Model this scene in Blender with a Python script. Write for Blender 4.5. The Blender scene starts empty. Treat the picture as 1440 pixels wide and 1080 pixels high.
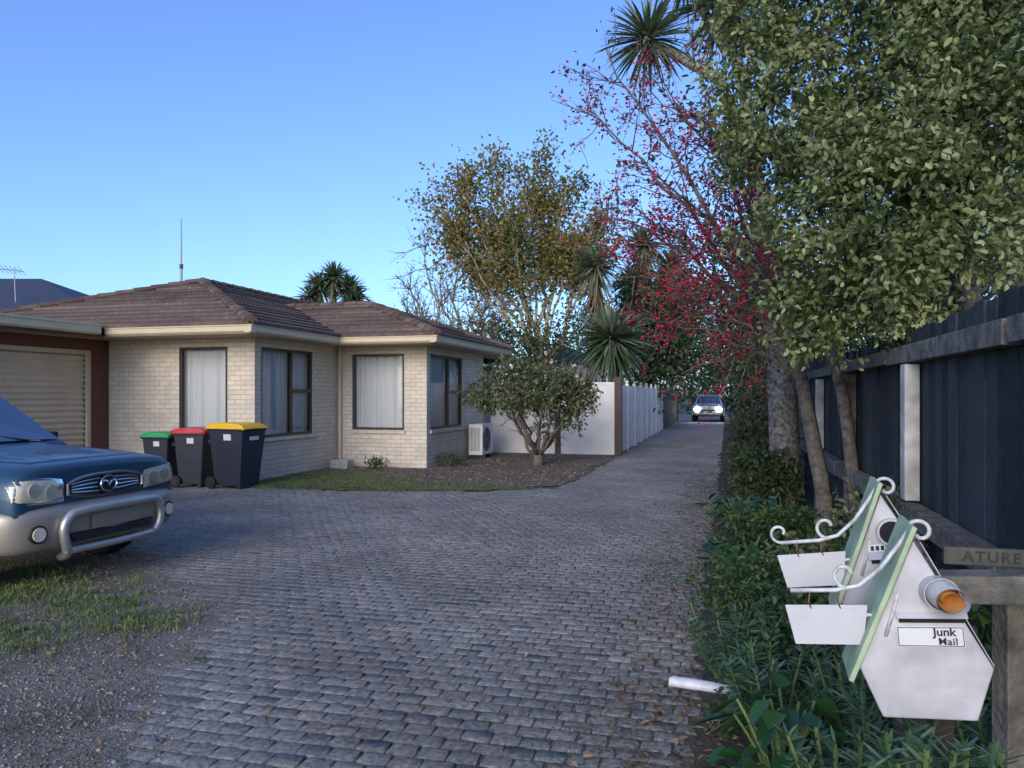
import bpy, math, random
import numpy as np
from mathutils import Vector, Matrix
from mathutils.bvhtree import BVHTree
random.seed(7); rng=np.random.default_rng(7)
S=bpy.context.scene; COL=S.collection
TH=math.radians(15.5); SN,CS=math.sin(TH),math.cos(TH)
def W(u,v,z=0): return Vector((u*CS+v*SN,-u*SN+v*CS,z))
CAMH=1.55; F=1082.
def at(px,py,Y): return Vector(((px-720)/F*Y,Y,CAMH-(py-555)/F*Y))
ORG={}
# ---------------------------------------------------------------- materials
def nt(name):
    m=bpy.data.materials.new(name); m.use_nodes=True
    t=m.node_tree; return m,t,t.nodes['Principled BSDF'],t.nodes['Material Output']
def N(t,ty,**k):
    n=t.nodes.new(ty)
    for a,b in k.items(): setattr(n,a,b)
    return n
def c4(c): return (c[0],c[1],c[2],1)
def M(name,c1,c2=None,scale=6,rough=.6,bump=0,bscale=80,metal=0,detail=6,coat=0,spec=.5,island=0,big=0):
    m,t,b,o=nt(name)
    b.inputs['Roughness'].default_value=rough; b.inputs['Metallic'].default_value=metal
    b.inputs['Coat Weight'].default_value=coat; b.inputs['Specular IOR Level'].default_value=spec
    tc=N(t,'ShaderNodeTexCoord')
    if c2 is None: c2=[x*.8 for x in c1]
    no=N(t,'ShaderNodeTexNoise'); no.inputs['Scale'].default_value=scale; no.inputs['Detail'].default_value=detail
    t.links.new(tc.outputs['Object'],no.inputs['Vector'])
    r=N(t,'ShaderNodeValToRGB'); r.color_ramp.elements[0].color=c4(c1); r.color_ramp.elements[1].color=c4(c2)
    r.color_ramp.elements[0].position=.35; r.color_ramp.elements[1].position=.68
    if island:
        g=N(t,'ShaderNodeNewGeometry'); mx=N(t,'ShaderNodeMix'); mx.inputs[0].default_value=island
        t.links.new(no.outputs['Fac'],mx.inputs[2]); t.links.new(g.outputs['Random Per Island'],mx.inputs[3])
        t.links.new(mx.outputs[0],r.inputs[0])
    else: t.links.new(no.outputs['Fac'],r.inputs[0])
    out=r.outputs[0]
    if big:
        n3=N(t,'ShaderNodeTexNoise'); n3.inputs['Scale'].default_value=big; n3.inputs['Detail'].default_value=5
        t.links.new(tc.outputs['Object'],n3.inputs['Vector'])
        mr=N(t,'ShaderNodeMapRange'); mr.inputs[1].default_value=.3; mr.inputs[2].default_value=.7; mr.inputs[3].default_value=.70; mr.inputs[4].default_value=1.18
        t.links.new(n3.outputs['Fac'],mr.inputs[0])
        mm=N(t,'ShaderNodeMix',data_type='RGBA',blend_type='MULTIPLY'); mm.inputs[0].default_value=1
        t.links.new(out,mm.inputs[6]); t.links.new(mr.outputs[0],mm.inputs[7]); out=mm.outputs[2]
    t.links.new(out,b.inputs['Base Color'])
    if bump:
        n2=N(t,'ShaderNodeTexNoise'); n2.inputs['Scale'].default_value=bscale; n2.inputs['Detail'].default_value=4
        t.links.new(tc.outputs['Object'],n2.inputs['Vector'])
        bp=N(t,'ShaderNodeBump'); bp.inputs['Strength'].default_value=bump; bp.inputs['Distance'].default_value=.02
        t.links.new(n2.outputs['Fac'],bp.inputs['Height']); t.links.new(bp.outputs[0],b.inputs['Normal'])
    return m
def leafmat(name,cols,rough=.5,trans=.3,nscale=1.3,nw=.45,k=1.5):
    m,t,b,o=nt(name)
    tc=N(t,'ShaderNodeTexCoord'); g=N(t,'ShaderNodeNewGeometry')
    no=N(t,'ShaderNodeTexNoise'); no.inputs['Scale'].default_value=nscale; no.inputs['Detail'].default_value=3
    t.links.new(tc.outputs['Object'],no.inputs['Vector'])
    mx=N(t,'ShaderNodeMix'); mx.inputs[0].default_value=nw
    t.links.new(g.outputs['Random Per Island'],mx.inputs[2]); t.links.new(no.outputs['Fac'],mx.inputs[3])
    r=N(t,'ShaderNodeValToRGB'); e=r.color_ramp.elements
    while len(e)<len(cols): e.new(.5)
    for i,c in enumerate(cols):
        e[i].position=.2+.6*i/(len(cols)-1); e[i].color=c4([min(.9,x*k) for x in c])
    t.links.new(mx.outputs[0],r.inputs[0]); t.links.new(r.outputs[0],b.inputs['Base Color'])
    b.inputs['Roughness'].default_value=rough; b.inputs['Specular IOR Level'].default_value=.35
    tr=N(t,'ShaderNodeBsdfTranslucent'); t.links.new(r.outputs[0],tr.inputs['Color'])
    ms=N(t,'ShaderNodeMixShader'); ms.inputs[0].default_value=trans
    t.links.new(b.outputs[0],ms.inputs[1]); t.links.new(tr.outputs[0],ms.inputs[2]); t.links.new(ms.outputs[0],o.inputs['Surface'])
    return m
def glassmat(name,tint=(.93,.95,.96),refl=.04):
    m,t,b,o=nt(name)
    tr=N(t,'ShaderNodeBsdfTransparent'); tr.inputs[0].default_value=c4(tint)
    gl=N(t,'ShaderNodeBsdfGlossy'); gl.inputs['Roughness'].default_value=.03
    lw=N(t,'ShaderNodeLayerWeight'); lw.inputs[0].default_value=.2
    ad=N(t,'ShaderNodeMath',operation='ADD'); ad.inputs[1].default_value=refl; ad.use_clamp=True
    t.links.new(lw.outputs['Fresnel'],ad.inputs[0])
    ms=N(t,'ShaderNodeMixShader'); t.links.new(ad.outputs[0],ms.inputs[0])
    t.links.new(tr.outputs[0],ms.inputs[1]); t.links.new(gl.outputs[0],ms.inputs[2]); t.links.new(ms.outputs[0],o.inputs['Surface'])
    return m
def brickmat(name,c1,c2,mortar,bw,bh,ms,bump=.6,floor=False,rough=.8):
    m,t,b,o=nt(name); b.inputs['Roughness'].default_value=rough
    tc=N(t,'ShaderNodeTexCoord'); sp=N(t,'ShaderNodeSeparateXYZ'); cb=N(t,'ShaderNodeCombineXYZ')
    t.links.new(tc.outputs['Object'],sp.inputs[0])
    if floor:
        t.links.new(sp.outputs[0],cb.inputs[0]); t.links.new(sp.outputs[1],cb.inputs[1])
    else:
        ad=N(t,'ShaderNodeMath',operation='ADD'); t.links.new(sp.outputs[0],ad.inputs[0]); t.links.new(sp.outputs[1],ad.inputs[1])
        t.links.new(ad.outputs[0],cb.inputs[0]); t.links.new(sp.outputs[2],cb.inputs[1])
    br=N(t,'ShaderNodeTexBrick'); br.inputs['Scale'].default_value=1
    br.inputs['Brick Width'].default_value=bw; br.inputs['Row Height'].default_value=bh; br.inputs['Mortar Size'].default_value=ms
    br.inputs['Mortar Smooth'].default_value=.3
    br.inputs['Color1'].default_value=c4(c1); br.inputs['Color2'].default_value=c4(c2); br.inputs['Mortar'].default_value=c4(mortar)
    t.links.new(cb.outputs[0],br.inputs['Vector'])
    no=N(t,'ShaderNodeTexNoise'); no.inputs['Scale'].default_value=3; no.inputs['Detail'].default_value=8
    t.links.new(tc.outputs['Object'],no.inputs['Vector'])
    mr=N(t,'ShaderNodeMapRange'); mr.inputs[3].default_value=.72; mr.inputs[4].default_value=1.2
    t.links.new(no.outputs['Fac'],mr.inputs[0])
    mx=N(t,'ShaderNodeMix',data_type='RGBA',blend_type='MULTIPLY'); mx.inputs[0].default_value=1
    t.links.new(br.outputs['Color'],mx.inputs[6]); t.links.new(mr.outputs[0],mx.inputs[7]); t.links.new(mx.outputs[2],b.inputs['Base Color'])
    n2=N(t,'ShaderNodeTexNoise'); n2.inputs['Scale'].default_value=45; n2.inputs['Detail'].default_value=4
    t.links.new(tc.outputs['Object'],n2.inputs['Vector'])
    iv=N(t,'ShaderNodeMath',operation='MULTIPLY_ADD'); iv.inputs[1].default_value=-1; iv.inputs[2].default_value=1
    t.links.new(br.outputs['Fac'],iv.inputs[0])
    a2=N(t,'ShaderNodeMath',operation='MULTIPLY_ADD'); a2.inputs[1].default_value=.6
    t.links.new(n2.outputs['Fac'],a2.inputs[0]); t.links.new(iv.outputs[0],a2.inputs[2])
    bp=N(t,'ShaderNodeBump'); bp.inputs['Strength'].default_value=bump; bp.inputs['Distance'].default_value=.012
    t.links.new(a2.outputs[0],bp.inputs['Height']); t.links.new(bp.outputs[0],b.inputs['Normal'])
    return m
def emit(name,c,s):
    m,t,b,o=nt(name); b.inputs['Emission Color'].default_value=c4(c); b.inputs['Emission Strength'].default_value=s
    b.inputs['Base Color'].default_value=c4(c); return m
BRICK=brickmat('brick_cream',(.67,.59,.48),(.59,.515,.41),(.48,.415,.335),.23,.086,.009)
ROOF=M('roof_tile',(.082,.056,.042),(.172,.115,.086),scale=9,rough=.88,bump=.4,bscale=40,island=.35,big=1.2)
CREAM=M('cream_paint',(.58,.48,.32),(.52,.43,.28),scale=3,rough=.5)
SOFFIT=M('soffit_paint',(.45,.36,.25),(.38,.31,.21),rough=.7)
BROWN=M('brown_frame',(.030,.020,.016),(.042,.028,.022),rough=.45)
RUST=M('rust_board',(.155,.052,.034),(.12,.041,.027),scale=4,rough=.6)
ROLLER=M('roller_door',(.66,.51,.36),(.58,.45,.315),scale=3,rough=.5)
GLASS=glassmat('window_glass')
CURT=leafmat('curtain_cloth',[(.82,.82,.81),(.88,.88,.87)],.9,.35,k=1)
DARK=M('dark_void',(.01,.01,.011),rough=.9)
PAVE=M('paver_concrete',(.165,.157,.142),(.425,.403,.36),scale=34,rough=.9,bump=.9,bscale=170,island=.09,detail=14,big=.8)
JOINT=M('joint_soil',(.085,.084,.055),(.14,.145,.078),scale=5,rough=.95,bump=.8,bscale=60)
FARPAVE=brickmat('far_paving',(.28,.268,.245),(.31,.298,.272),(.18,.175,.15),.14,.11,.008,floor=True)
GRAVEL=M('gravel',(.12,.103,.082),(.34,.30,.245),scale=70,rough=.95,bump=1,bscale=120,detail=12,big=1.4)
PEB=M('pebble',(.115,.102,.082),(.32,.285,.235),scale=3,rough=.9,island=.9)
SOIL=M('soil',(.042,.034,.026),(.095,.075,.055),scale=9,rough=.95,bump=1,bscale=50)
LITB=M('litter_ground',(.09,.070,.052),(.215,.17,.125),scale=18,rough=.95,bump=1,bscale=70,big=1.5)
EARTH=M('earth',(.06,.065,.035),(.10,.09,.06),scale=1.5,rough=.95,bump=.6,bscale=20)
GRASSG=M('turf_soil',(.075,.085,.04),(.15,.125,.085),scale=9,rough=.95,bump=.8,bscale=60)
PLASTER=M('white_plaster',(.80,.77,.72),(.67,.64,.59),scale=2.2,rough=.8,bump=.15,bscale=30)
WHITE=M('white_paint',(.76,.77,.78),(.68,.69,.70),scale=5,rough=.5)
WMETAL=M('white_metal',(.53,.515,.53),(.41,.40,.42),scale=6,rough=.45,coat=.15,big=10)
PLATE=M('plate_paint',(.54,.54,.55),(.45,.45,.47),scale=7,rough=.5)
IRON=M('white_iron',(.62,.63,.64),(.36,.35,.33),scale=50,rough=.5)
GREEN=M('mint_paint',(.39,.50,.31),(.29,.385,.23),scale=14,rough=.6,big=8)
NAVY=M('navy_stain',(.007,.012,.016),(.030,.041,.050),scale=9,rough=.85,bump=.6,bscale=40,island=.45,big=2)
WEATH=M('weathered_wood',(.21,.195,.165),(.065,.064,.054),scale=12,rough=.85,bump=.5,bscale=50,big=3)
DWOOD=M('dark_wood',(.06,.042,.032),(.11,.078,.058),scale=5,rough=.8,bump=.3,bscale=30,island=.5)
PALEPOST=M('pale_post',(.58,.57,.52),(.36,.355,.31),scale=8,rough=.8,big=5)
BARK=M('bark',(.17,.14,.11),(.30,.26,.21),scale=16,rough=.9,bump=1,bscale=30)
BARKD=M('dark_bark',(.08,.068,.058),(.175,.15,.13),scale=16,rough=.9,bump=.8,bscale=40)
BARKP=M('pale_bark',(.30,.24,.165),(.45,.36,.25),scale=9,rough=.85,bump=.5,bscale=30)
MOTT=M('mottled_bark',(.085,.076,.066),(.34,.31,.27),scale=18,rough=.95,bump=1,bscale=28,detail=10)
BINP=M('bin_plastic',(.018,.024,.036),(.025,.032,.046),rough=.45,bump=.1)
RED=M('red_lid',(.55,.02,.035),(.48,.018,.03),rough=.4)
YEL=M('yellow_lid',(.80,.47,.012),(.72,.41,.01),rough=.4)
GRN=M('green_lid',(.02,.36,.10),(.018,.31,.09),rough=.4)
RUB=M('rubber',(.012,.012,.012),(.02,.02,.02),rough=.8)
BLUE=M('car_blue',(.020,.066,.115),(.017,.058,.10),scale=2,rough=.42,metal=.15,coat=.35)
SILV=M('car_silver',(.36,.325,.27),(.31,.28,.23),scale=3,rough=.42,metal=.4,coat=.15)
BAR=M('bar_metal',(.50,.49,.475),(.43,.42,.405),rough=.36,metal=.6)
CHROME=M('chrome',(.78,.78,.80),(.72,.72,.74),rough=.15,metal=1)
BLK=M('black_plastic',(.016,.016,.018),(.022,.022,.024),rough=.5)
LENS=M('lamp_housing',(.88,.80,.60),(.70,.63,.47),scale=14,rough=.35)
REFL=M('lamp_reflector',(.85,.82,.72),(.70,.68,.60),rough=.25,metal=.6)
LGLASS=glassmat('lamp_glass',(.97,.96,.93),.05)
CARWHITE=M('car_silver_blue',(.36,.40,.47),(.31,.35,.41),rough=.3,coat=.6)
CYEL=M('check_yellow',(.80,.66,.03),rough=.4); CBLU=M('check_blue',(.02,.06,.35),rough=.4)
CARGLASS=M('car_glass',(.02,.05,.10),(.025,.06,.12),rough=.06,spec=1,coat=1)
LIT=emit('lit_headlight',(1,.97,.9),40)
STK=M('sticker_white',(.68,.68,.70),rough=.5)
INK=M('ink',(.012,.012,.014),rough=.6)
FINK=M('faded_ink',(.012,.013,.012),(.03,.032,.028),scale=60,rough=.7)
PAPER=M('newsprint',(.60,.59,.58),(.42,.41,.40),scale=40,rough=.8)
ORANGE=M('orange_print',(.75,.27,.03),(.45,.27,.11),scale=25,rough=.8)
POLY=M('paper_wrap',(.70,.71,.74),(.50,.52,.58),scale=22,rough=.45)
SLATE=M('slate_roof',(.035,.045,.075),(.05,.06,.09),scale=4,rough=.7)
CONC=M('concrete',(.42,.41,.39),(.30,.29,.27),scale=8,rough=.9,bump=.4)
STEEL=M('grey_steel',(.25,.26,.27),rough=.45,metal=.4)
L_PIT=leafmat('leaf_variegated',[(.022,.038,.013),(.062,.089,.032),(.138,.166,.069),(.30,.31,.155)],.42,.31,1.6,.55,1.6)
L_OLIVE=leafmat('leaf_olive',[(.04,.072,.02),(.09,.115,.033),(.165,.14,.042),(.20,.11,.035)],.6,.4,.45,.5,1.6)
L_CAM=leafmat('leaf_camellia',[(.018,.04,.013),(.05,.085,.03),(.10,.11,.05),(.10,.06,.035)],.35,.2,1.5,k=1.6)
L_DARK=leafmat('leaf_dark',[(.014,.028,.012),(.034,.055,.02),(.065,.085,.032)],.6,.25,.5,k=1.6)
L_MID=leafmat('leaf_mid',[(.014,.034,.012),(.033,.063,.02),(.062,.094,.032)],.5,.25,2,.45,1.45)
L_BROAD=leafmat('leaf_broad',[(.015,.05,.014),(.025,.08,.022),(.045,.105,.035)],.28,.2,2,.45,1.15)
L_EUPH=leafmat('leaf_euphorbia',[(.025,.06,.040),(.05,.10,.062),(.085,.145,.08)],.55,.2,2,.45,1.45)
L_CORD=leafmat('leaf_cordyline',[(.025,.045,.022),(.065,.09,.05),(.13,.15,.09)],.45,.25,1.5,k=1.9)
L_DEAD=leafmat('dead_frond',[(.09,.065,.035),(.16,.12,.07),(.22,.17,.10)],.8,.2,2)
L_PURP=leafmat('leaf_purple',[(.03,.022,.02),(.055,.04,.035),(.05,.06,.025),(.09,.045,.04)],.5,.3,2)
BERRY=leafmat('berry_red',[(.46,.009,.04),(.60,.018,.07),(.70,.045,.13)],.35,.25,2,k=1.08)
PINK=leafmat('pink_petal',[(.6,.35,.4),(.75,.6,.62)],.6,.3,2,k=1.1)
GRASS=leafmat('grass_blade',[(.055,.095,.022),(.095,.14,.035),(.16,.18,.07)],.6,.3,2)
STRAP=leafmat('strap_leaf',[(.04,.08,.03),(.08,.13,.045),(.13,.17,.07)],.45,.25,3,.45,1.5)
LITTER=leafmat('fallen_leaf',[(.06,.038,.024),(.14,.092,.05),(.23,.16,.095)],.85,.1,2)
# ---------------------------------------------------------------- builders
def tag(o,label=None,cat=None,group=None,kind=None):
    if label:o['label']=label
    if cat:o['category']=cat
    if group:o['group']=group
    if kind:o['kind']=kind
    return o
def thing(name,label,cat,org=(0,0,0),site=False,group=None,rot=0,tilt=None):
    o=bpy.data.objects.new(name,None); COL.objects.link(o); o.empty_display_size=.2
    org=Vector(org)
    if site: o.location=W(*org); o.rotation_euler=(0,0,-TH)
    else: o.location=org; o.rotation_euler=(0,0,rot) if tilt is None else tilt
    ORG[o.name]=org; tag(o,label,cat,group); return o
def local(name,label,cat,loc,rot,group=None):
    o=thing(name,label,cat,loc,group=group)
    o.rotation_euler=rot if not isinstance(rot,(int,float)) else (0,0,rot)
    ORG[o.name]=Vector((0,0,0)); return o
def link(me,name,mats,parent,org,site,smooth,bevel,sub):
    for m in (mats if isinstance(mats,(list,tuple)) else [mats]): me.materials.append(m)
    o=bpy.data.objects.new(name,me); COL.objects.link(o)
    if parent is not None: o.parent=parent; ORG[o.name]=ORG[parent.name]
    else:
        ORG[o.name]=Vector(org); o.location=W(*org) if site else Vector(org)
        if site:o.rotation_euler=(0,0,-TH)
    if smooth: me.polygons.foreach_set('use_smooth',[True]*len(me.polygons))
    if bevel:
        b=o.modifiers.new('b','BEVEL'); b.width=bevel; b.segments=2; b.limit_method='ANGLE'
    if sub:
        s=o.modifiers.new('s','SUBSURF'); s.levels=sub; s.render_levels=sub
    return o
class MB:
    def __init__(s): s.v=[];s.f=[];s.m=[]
    def add(s,vs,fs,mi=0):
        k=len(s.v); s.v+=[tuple(x) for x in vs]; s.f+=[tuple(i+k for i in f) for f in fs]; s.m+=[mi]*len(fs); return s
    def box(s,a,b,mi=0):
        x0,x1=sorted((a[0],b[0]));y0,y1=sorted((a[1],b[1]));z0,z1=sorted((a[2],b[2]))
        return s.add([(x0,y0,z0),(x1,y0,z0),(x1,y1,z0),(x0,y1,z0),(x0,y0,z1),(x1,y0,z1),(x1,y1,z1),(x0,y1,z1)],
          [(0,3,2,1),(4,5,6,7),(0,1,5,4),(1,2,6,5),(2,3,7,6),(3,0,4,7)],mi)
    def frus(s,a,b,mi=0):
        vs=[(a[0],a[2],a[4]),(a[1],a[2],a[4]),(a[1],a[3],a[4]),(a[0],a[3],a[4]),(b[0],b[2],b[4]),(b[1],b[2],b[4]),(b[1],b[3],b[4]),(b[0],b[3],b[4])]
        return s.add(vs,[(0,3,2,1),(4,5,6,7),(0,1,5,4),(1,2,6,5),(2,3,7,6),(3,0,4,7)],mi)
    def prism(s,pts,fn,d0,d1,mi=0):
        n=len(pts); vs=[fn(a,b,d0) for a,b in pts]+[fn(a,b,d1) for a,b in pts]
        return s.add(vs,[tuple(range(n))[::-1],tuple(range(n,2*n))]+[(i,(i+1)%n,n+(i+1)%n,n+i) for i in range(n)],mi)
    def tube(s,pts,r,n=8,mi=0,closed=False,flat=1.0):
        pts=[Vector(p) for p in pts]; k=len(pts)
        if not hasattr(r,'__len__'): r=[r]*k
        vs=[];prev=None
        for i,p in enumerate(pts):
            if closed:d=pts[(i+1)%k]-pts[i-1]
            else:d=pts[min(i+1,k-1)]-pts[max(i-1,0)]
            if d.length<1e-9:d=Vector((0,0,1))
            d.normalize()
            if prev is None:
                a=Vector((0,0,1)) if abs(d.z)<.9 else Vector((1,0,0)); x=d.cross(a).normalized()
            else:
                x=prev-d*prev.dot(d)
                x=x.normalized() if x.length>1e-6 else d.orthogonal().normalized()
            prev=x; y=d.cross(x)
            for j in range(n):
                t=2*math.pi*j/n; vs.append(p+x*math.cos(t)*r[i]+y*math.sin(t)*r[i]*flat)
        fs=[]
        for i in range(k if closed else k-1):
            for j in range(n):
                a=i*n+j;b=i*n+(j+1)%n;c=((i+1)%k)*n+(j+1)%n;d_=((i+1)%k)*n+j; fs.append((a,b,c,d_))
        if not closed: fs+= [tuple(range(n))[::-1],tuple(range((k-1)*n,k*n))]
        return s.add(vs,fs,mi)
    def cyl(s,a,b,r,n=20,mi=0): return s.tube([a,b],r,n,mi)
    def grid(s,rows,mi=0):
        n=len(rows[0]); vs=[p for r in rows for p in r]
        return s.add(vs,[(i*n+j,(i+1)*n+j,(i+1)*n+j+1,i*n+j+1) for i in range(len(rows)-1) for j in range(n-1)],mi)
    def build(s,name,mats,parent=None,org=(0,0,0),site=False,smooth=False,bevel=0,sub=0):
        o_=ORG[parent.name] if parent is not None else Vector(org)
        me=bpy.data.meshes.new(name); me.from_pydata([(x-o_[0],y-o_[1],z-o_[2]) for x,y,z in s.v],[],s.f)
        me.polygons.foreach_set('material_index',s.m); me.update()
        return link(me,name,mats,parent,org,site,smooth,bevel,sub)
def nmesh(name,V,Fq,mat,parent=None,org=(0,0,0),site=False,smooth=False):
    o_=np.array(ORG[parent.name] if parent is not None else org)
    V=(np.asarray(V)-o_).astype(np.float32); Fq=np.asarray(Fq).astype(np.int32); k=Fq.shape[1]
    me=bpy.data.meshes.new(name); me.vertices.add(len(V)); me.vertices.foreach_set('co',V.ravel())
    me.loops.add(Fq.size); me.loops.foreach_set('vertex_index',Fq.ravel())
    me.polygons.add(len(Fq)); me.polygons.foreach_set('loop_start',np.arange(0,Fq.size,k,dtype=np.int32))
    me.update(calc_edges=True)
    return link(me,name,mat,parent,org,site,smooth,0,0)
def nrm(a): return a/np.maximum(np.linalg.norm(a,axis=1,keepdims=True),1e-9)
def rdir(n): return nrm(rng.normal(size=(n,3)))
def leafgeo(P,D,L,Wd,fold=.3,curl=.12,up=.7):
    n=len(P); D=nrm(D); R=rng.normal(size=(n,3))*(1-up)+np.array([0,0,1])*up+rng.normal(size=(n,3))*.15
    Sd=nrm(np.cross(D,R)); Nn=np.cross(Sd,D)
    L=np.broadcast_to(np.asarray(L,float),(n,))[:,None]; Wd=np.broadcast_to(np.asarray(Wd,float),(n,))[:,None]
    ts=[0,.28,.68,1,.68,.28]; ws=[0,.5,.40,0,-.40,-.5]
    V=np.stack([P+D*L*t+Sd*Wd*w+Nn*(abs(w)*fold*Wd-curl*L*t*t) for t,w in zip(ts,ws)],1).reshape(-1,3)
    b=np.arange(n)[:,None]*6
    Fq=np.concatenate([b+np.array([[0,3,2,1]]),b+np.array([[0,5,4,3]])],0)
    return V,Fq
def bladegeo(P,D,L,Wd,droop=.4,seg=4):
    n=len(P); D=nrm(D); Sd=nrm(np.cross(D,np.array([0,0,1])+rng.normal(size=(n,3))*.3))
    L=np.broadcast_to(np.asarray(L,float),(n,))[:,None]; Wd=np.broadcast_to(np.asarray(Wd,float),(n,))[:,None]
    rows=[]
    for i in range(seg+1):
        t=i/seg; w=(.5+.5*min(1,t*3))*(1-max(0,(t-.45)/.55)**1.5*.96)
        c=P+D*L*t; c=c-np.array([0,0,1])*(L*droop*t*t)
        rows+= [c+Sd*Wd*w*.5,c-Sd*Wd*w*.5]
    V=np.stack(rows,1).reshape(-1,3); k=2*(seg+1); b=np.arange(n)[:,None]*k
    Fq=np.concatenate([b+np.array([[2*i,2*i+1,2*i+3,2*i+2]]) for i in range(seg)],0)
    return V,Fq
def lobes_pts(lobes,n,per=18,sig=.12,inner=.45):
    vol=np.array([l[1][0]*l[1][1]*l[1][2] for l in lobes])**.72; vol/=vol.sum()
    nc=max(1,n//per); idx=rng.choice(len(lobes),nc,p=vol)
    C=np.array([list(l[0]) for l in lobes],float)[idx]; R=np.array([l[1] for l in lobes],float)[idx]
    d=rdir(nc); r=(inner+(1.08-inner)*rng.random(nc)**.6)[:,None]
    ctr=C+d*R*r; P=np.repeat(ctr,per,0)+rng.normal(size=(nc*per,3))*sig
    D=np.repeat(d,per,0)*.6+rng.normal(size=(nc*per,3))*.7
    return P,D
def crown(name,lobes,n,L,Wd,mat,parent,per=18,sig=.12,inner=.45,up=.6,droop=.25):
    P,D=lobes_pts(lobes,n,per,sig,inner); D[:,2]-=droop; k=len(P)
    return nmesh(name,*leafgeo(P,D,L*rng.uniform(.65,1.25,k),Wd*rng.uniform(.7,1.2,k),up=up),mat,parent)
def curve(p0,p1,n=7,wob=.06,bow=None):
    p0=Vector(p0);p1=Vector(p1);L=(p1-p0).length; out=[]
    for i in range(n+1):
        t=i/n; p=p0.lerp(p1,t)
        if bow is not None: p+=Vector(bow)*math.sin(math.pi*t)
        if 0<i<n: p+=Vector([random.gauss(0,wob*L*.35) for _ in range(3)])
        out.append(p)
    return out
def lerp(a,b,t): return a+(b-a)*t
def limb(mb,p0,p1,r0,r1,n=7,wob=.06,bow=None,sides=7):
    pts=curve(p0,p1,n,wob,bow); mb.tube(pts,[lerp(r0,r1,i/n) for i in range(n+1)],sides); return pts
def twigs(mb,pts,num,ln,r,up=.3,t0=.3,sub=2,tips=None):
    k=len(pts)-1
    for _ in range(num):
        t=random.uniform(t0,1)*k; i=min(int(t),k-1); p=pts[i].lerp(pts[i+1],t-i)
        d=(pts[i+1]-pts[i]).normalized()*.7+Vector([random.gauss(0,.6) for _ in range(3)])+Vector((0,0,up)); d.normalize()
        l=ln*random.uniform(.5,1.2); q=curve(p,p+d*l,3,.1); mb.tube(q,[r,r*.8,r*.6,r*.35],4)
        if tips is not None: tips+=[(x,d) for x in q[1:]]
        if sub:
            for _ in range(sub):
                d2=(d+Vector([random.gauss(0,.55) for _ in range(3)])).normalized(); j=random.choice((1,2)); q2=curve(q[j],q[j]+d2*l*.6,2,.1)
                mb.tube(q2,[r*.6,r*.45,r*.25],3)
                if tips is not None: tips+=[(x,d2) for x in q2[1:]]
def tipleaves(tips,per,sig,L,Wd,up=.5,keep=1.0):
    tips=[t for t in tips if random.random()<keep]
    P=np.repeat(np.array([list(t[0]) for t in tips]),per,0); D=np.repeat(np.array([list(t[1]) for t in tips]),per,0)
    k=len(P); P=P+rng.normal(size=(k,3))*sig; D=D*.5+rng.normal(size=(k,3))*.7
    return leafgeo(P,D,L*rng.uniform(.6,1.25,k),Wd*rng.uniform(.7,1.2,k),up=up)
def text(s,size,mat,parent,matrix,name='lettering',space=1.0,fat=.0002):
    cu=bpy.data.curves.new(name,'FONT'); cu.body=s; cu.size=size; cu.align_x='CENTER'; cu.align_y='CENTER'; cu.extrude=.0003; cu.offset=fat; cu.space_character=space
    o=bpy.data.objects.new('tmp',cu); COL.objects.link(o); bpy.context.view_layer.update()
    me=bpy.data.meshes.new_from_object(o.evaluated_get(bpy.context.evaluated_depsgraph_get()))
    bpy.data.objects.remove(o); me.transform(matrix); me.materials.clear()
    return link(me,name,mat,parent,(0,0,0),False,False,0,0)
# ---------------------------------------------------------------- ground
def ragged(poly,amp,step=.1):
    out=[];n=len(poly)
    for i in range(n):
        a,b=poly[i],poly[(i+1)%n]; L=math.hypot(b[0]-a[0],b[1]-a[1]); k=max(1,int(L/step))
        for j in range(k):
            t=j/k; out.append((lerp(a[0],b[0],t)+random.gauss(0,amp),lerp(a[1],b[1],t)+random.gauss(0,amp)))
    return out
def sheet(name,poly,z,mat,label,cat,kind='structure',rag=0):
    c=(sum(p[0] for p in poly)/len(poly),sum(p[1] for p in poly)/len(poly),0)
    if rag: poly=ragged(poly,rag)
    m=MB(); m.add([(u,v,z) for u,v in poly],[tuple(range(len(poly)))])
    o=m.build(name,mat,None,c,True); return tag(o,label,cat,None,kind)
def pip(u,v,poly):
    c=False;j=len(poly)-1
    for i in range(len(poly)):
        a,b=poly[i],poly[j]
        if (a[1]>v)!=(b[1]>v) and u<(b[0]-a[0])*(v-a[1])/(b[1]-a[1])+a[0]: c=not c
        j=i
    return c
sheet('ground',[(-300,-60),(300,-60),(300,400),(-300,400)],-.06,EARTH,'bare earth and rough grass ground around the houses','ground')
sheet('driveway_base',[(-16,-4),(0.02,-4),(0.02,30),(-2.72,30),(-2.72,13.2),(-8,12.6),(-16,12.0)],-.009,JOINT,'mossy grit showing in joints between the pavers','driveway')
sheet('driveway',[(-2.7,26),(-.05,26),(-.05,44),(2,52),(2,62),(-6,62),(-6,50),(-2.7,44)],-.004,FARPAVE,'far end of the driveway between fence and hedge','driveway')
GPOLY=[(-2.0,-4),(-2.3,1),(-2.5,2.6),(-2.85,3.3),(-3.2,4.0),(-3.2,4.6),(-3.7,5.0),(-4.9,5.7),(-5.6,6.5),(-7,7.1),(-10,7.5),(-14,7.5),(-14,-4)]
GBIG=[(-1.75,-4),(-2.05,1),(-2.25,2.6),(-2.6,3.4),(-2.95,4.0),(-2.95,4.75),(-3.5,5.25),(-4.75,5.95),(-5.5,6.75),(-7,7.35),(-10,7.75),(-14,7.75),(-14,-4)]
sheet('gravel_patch',GBIG,-.0045,GRAVEL,'rough gravel parking patch under the blue car','gravel',rag=.06)
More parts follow.
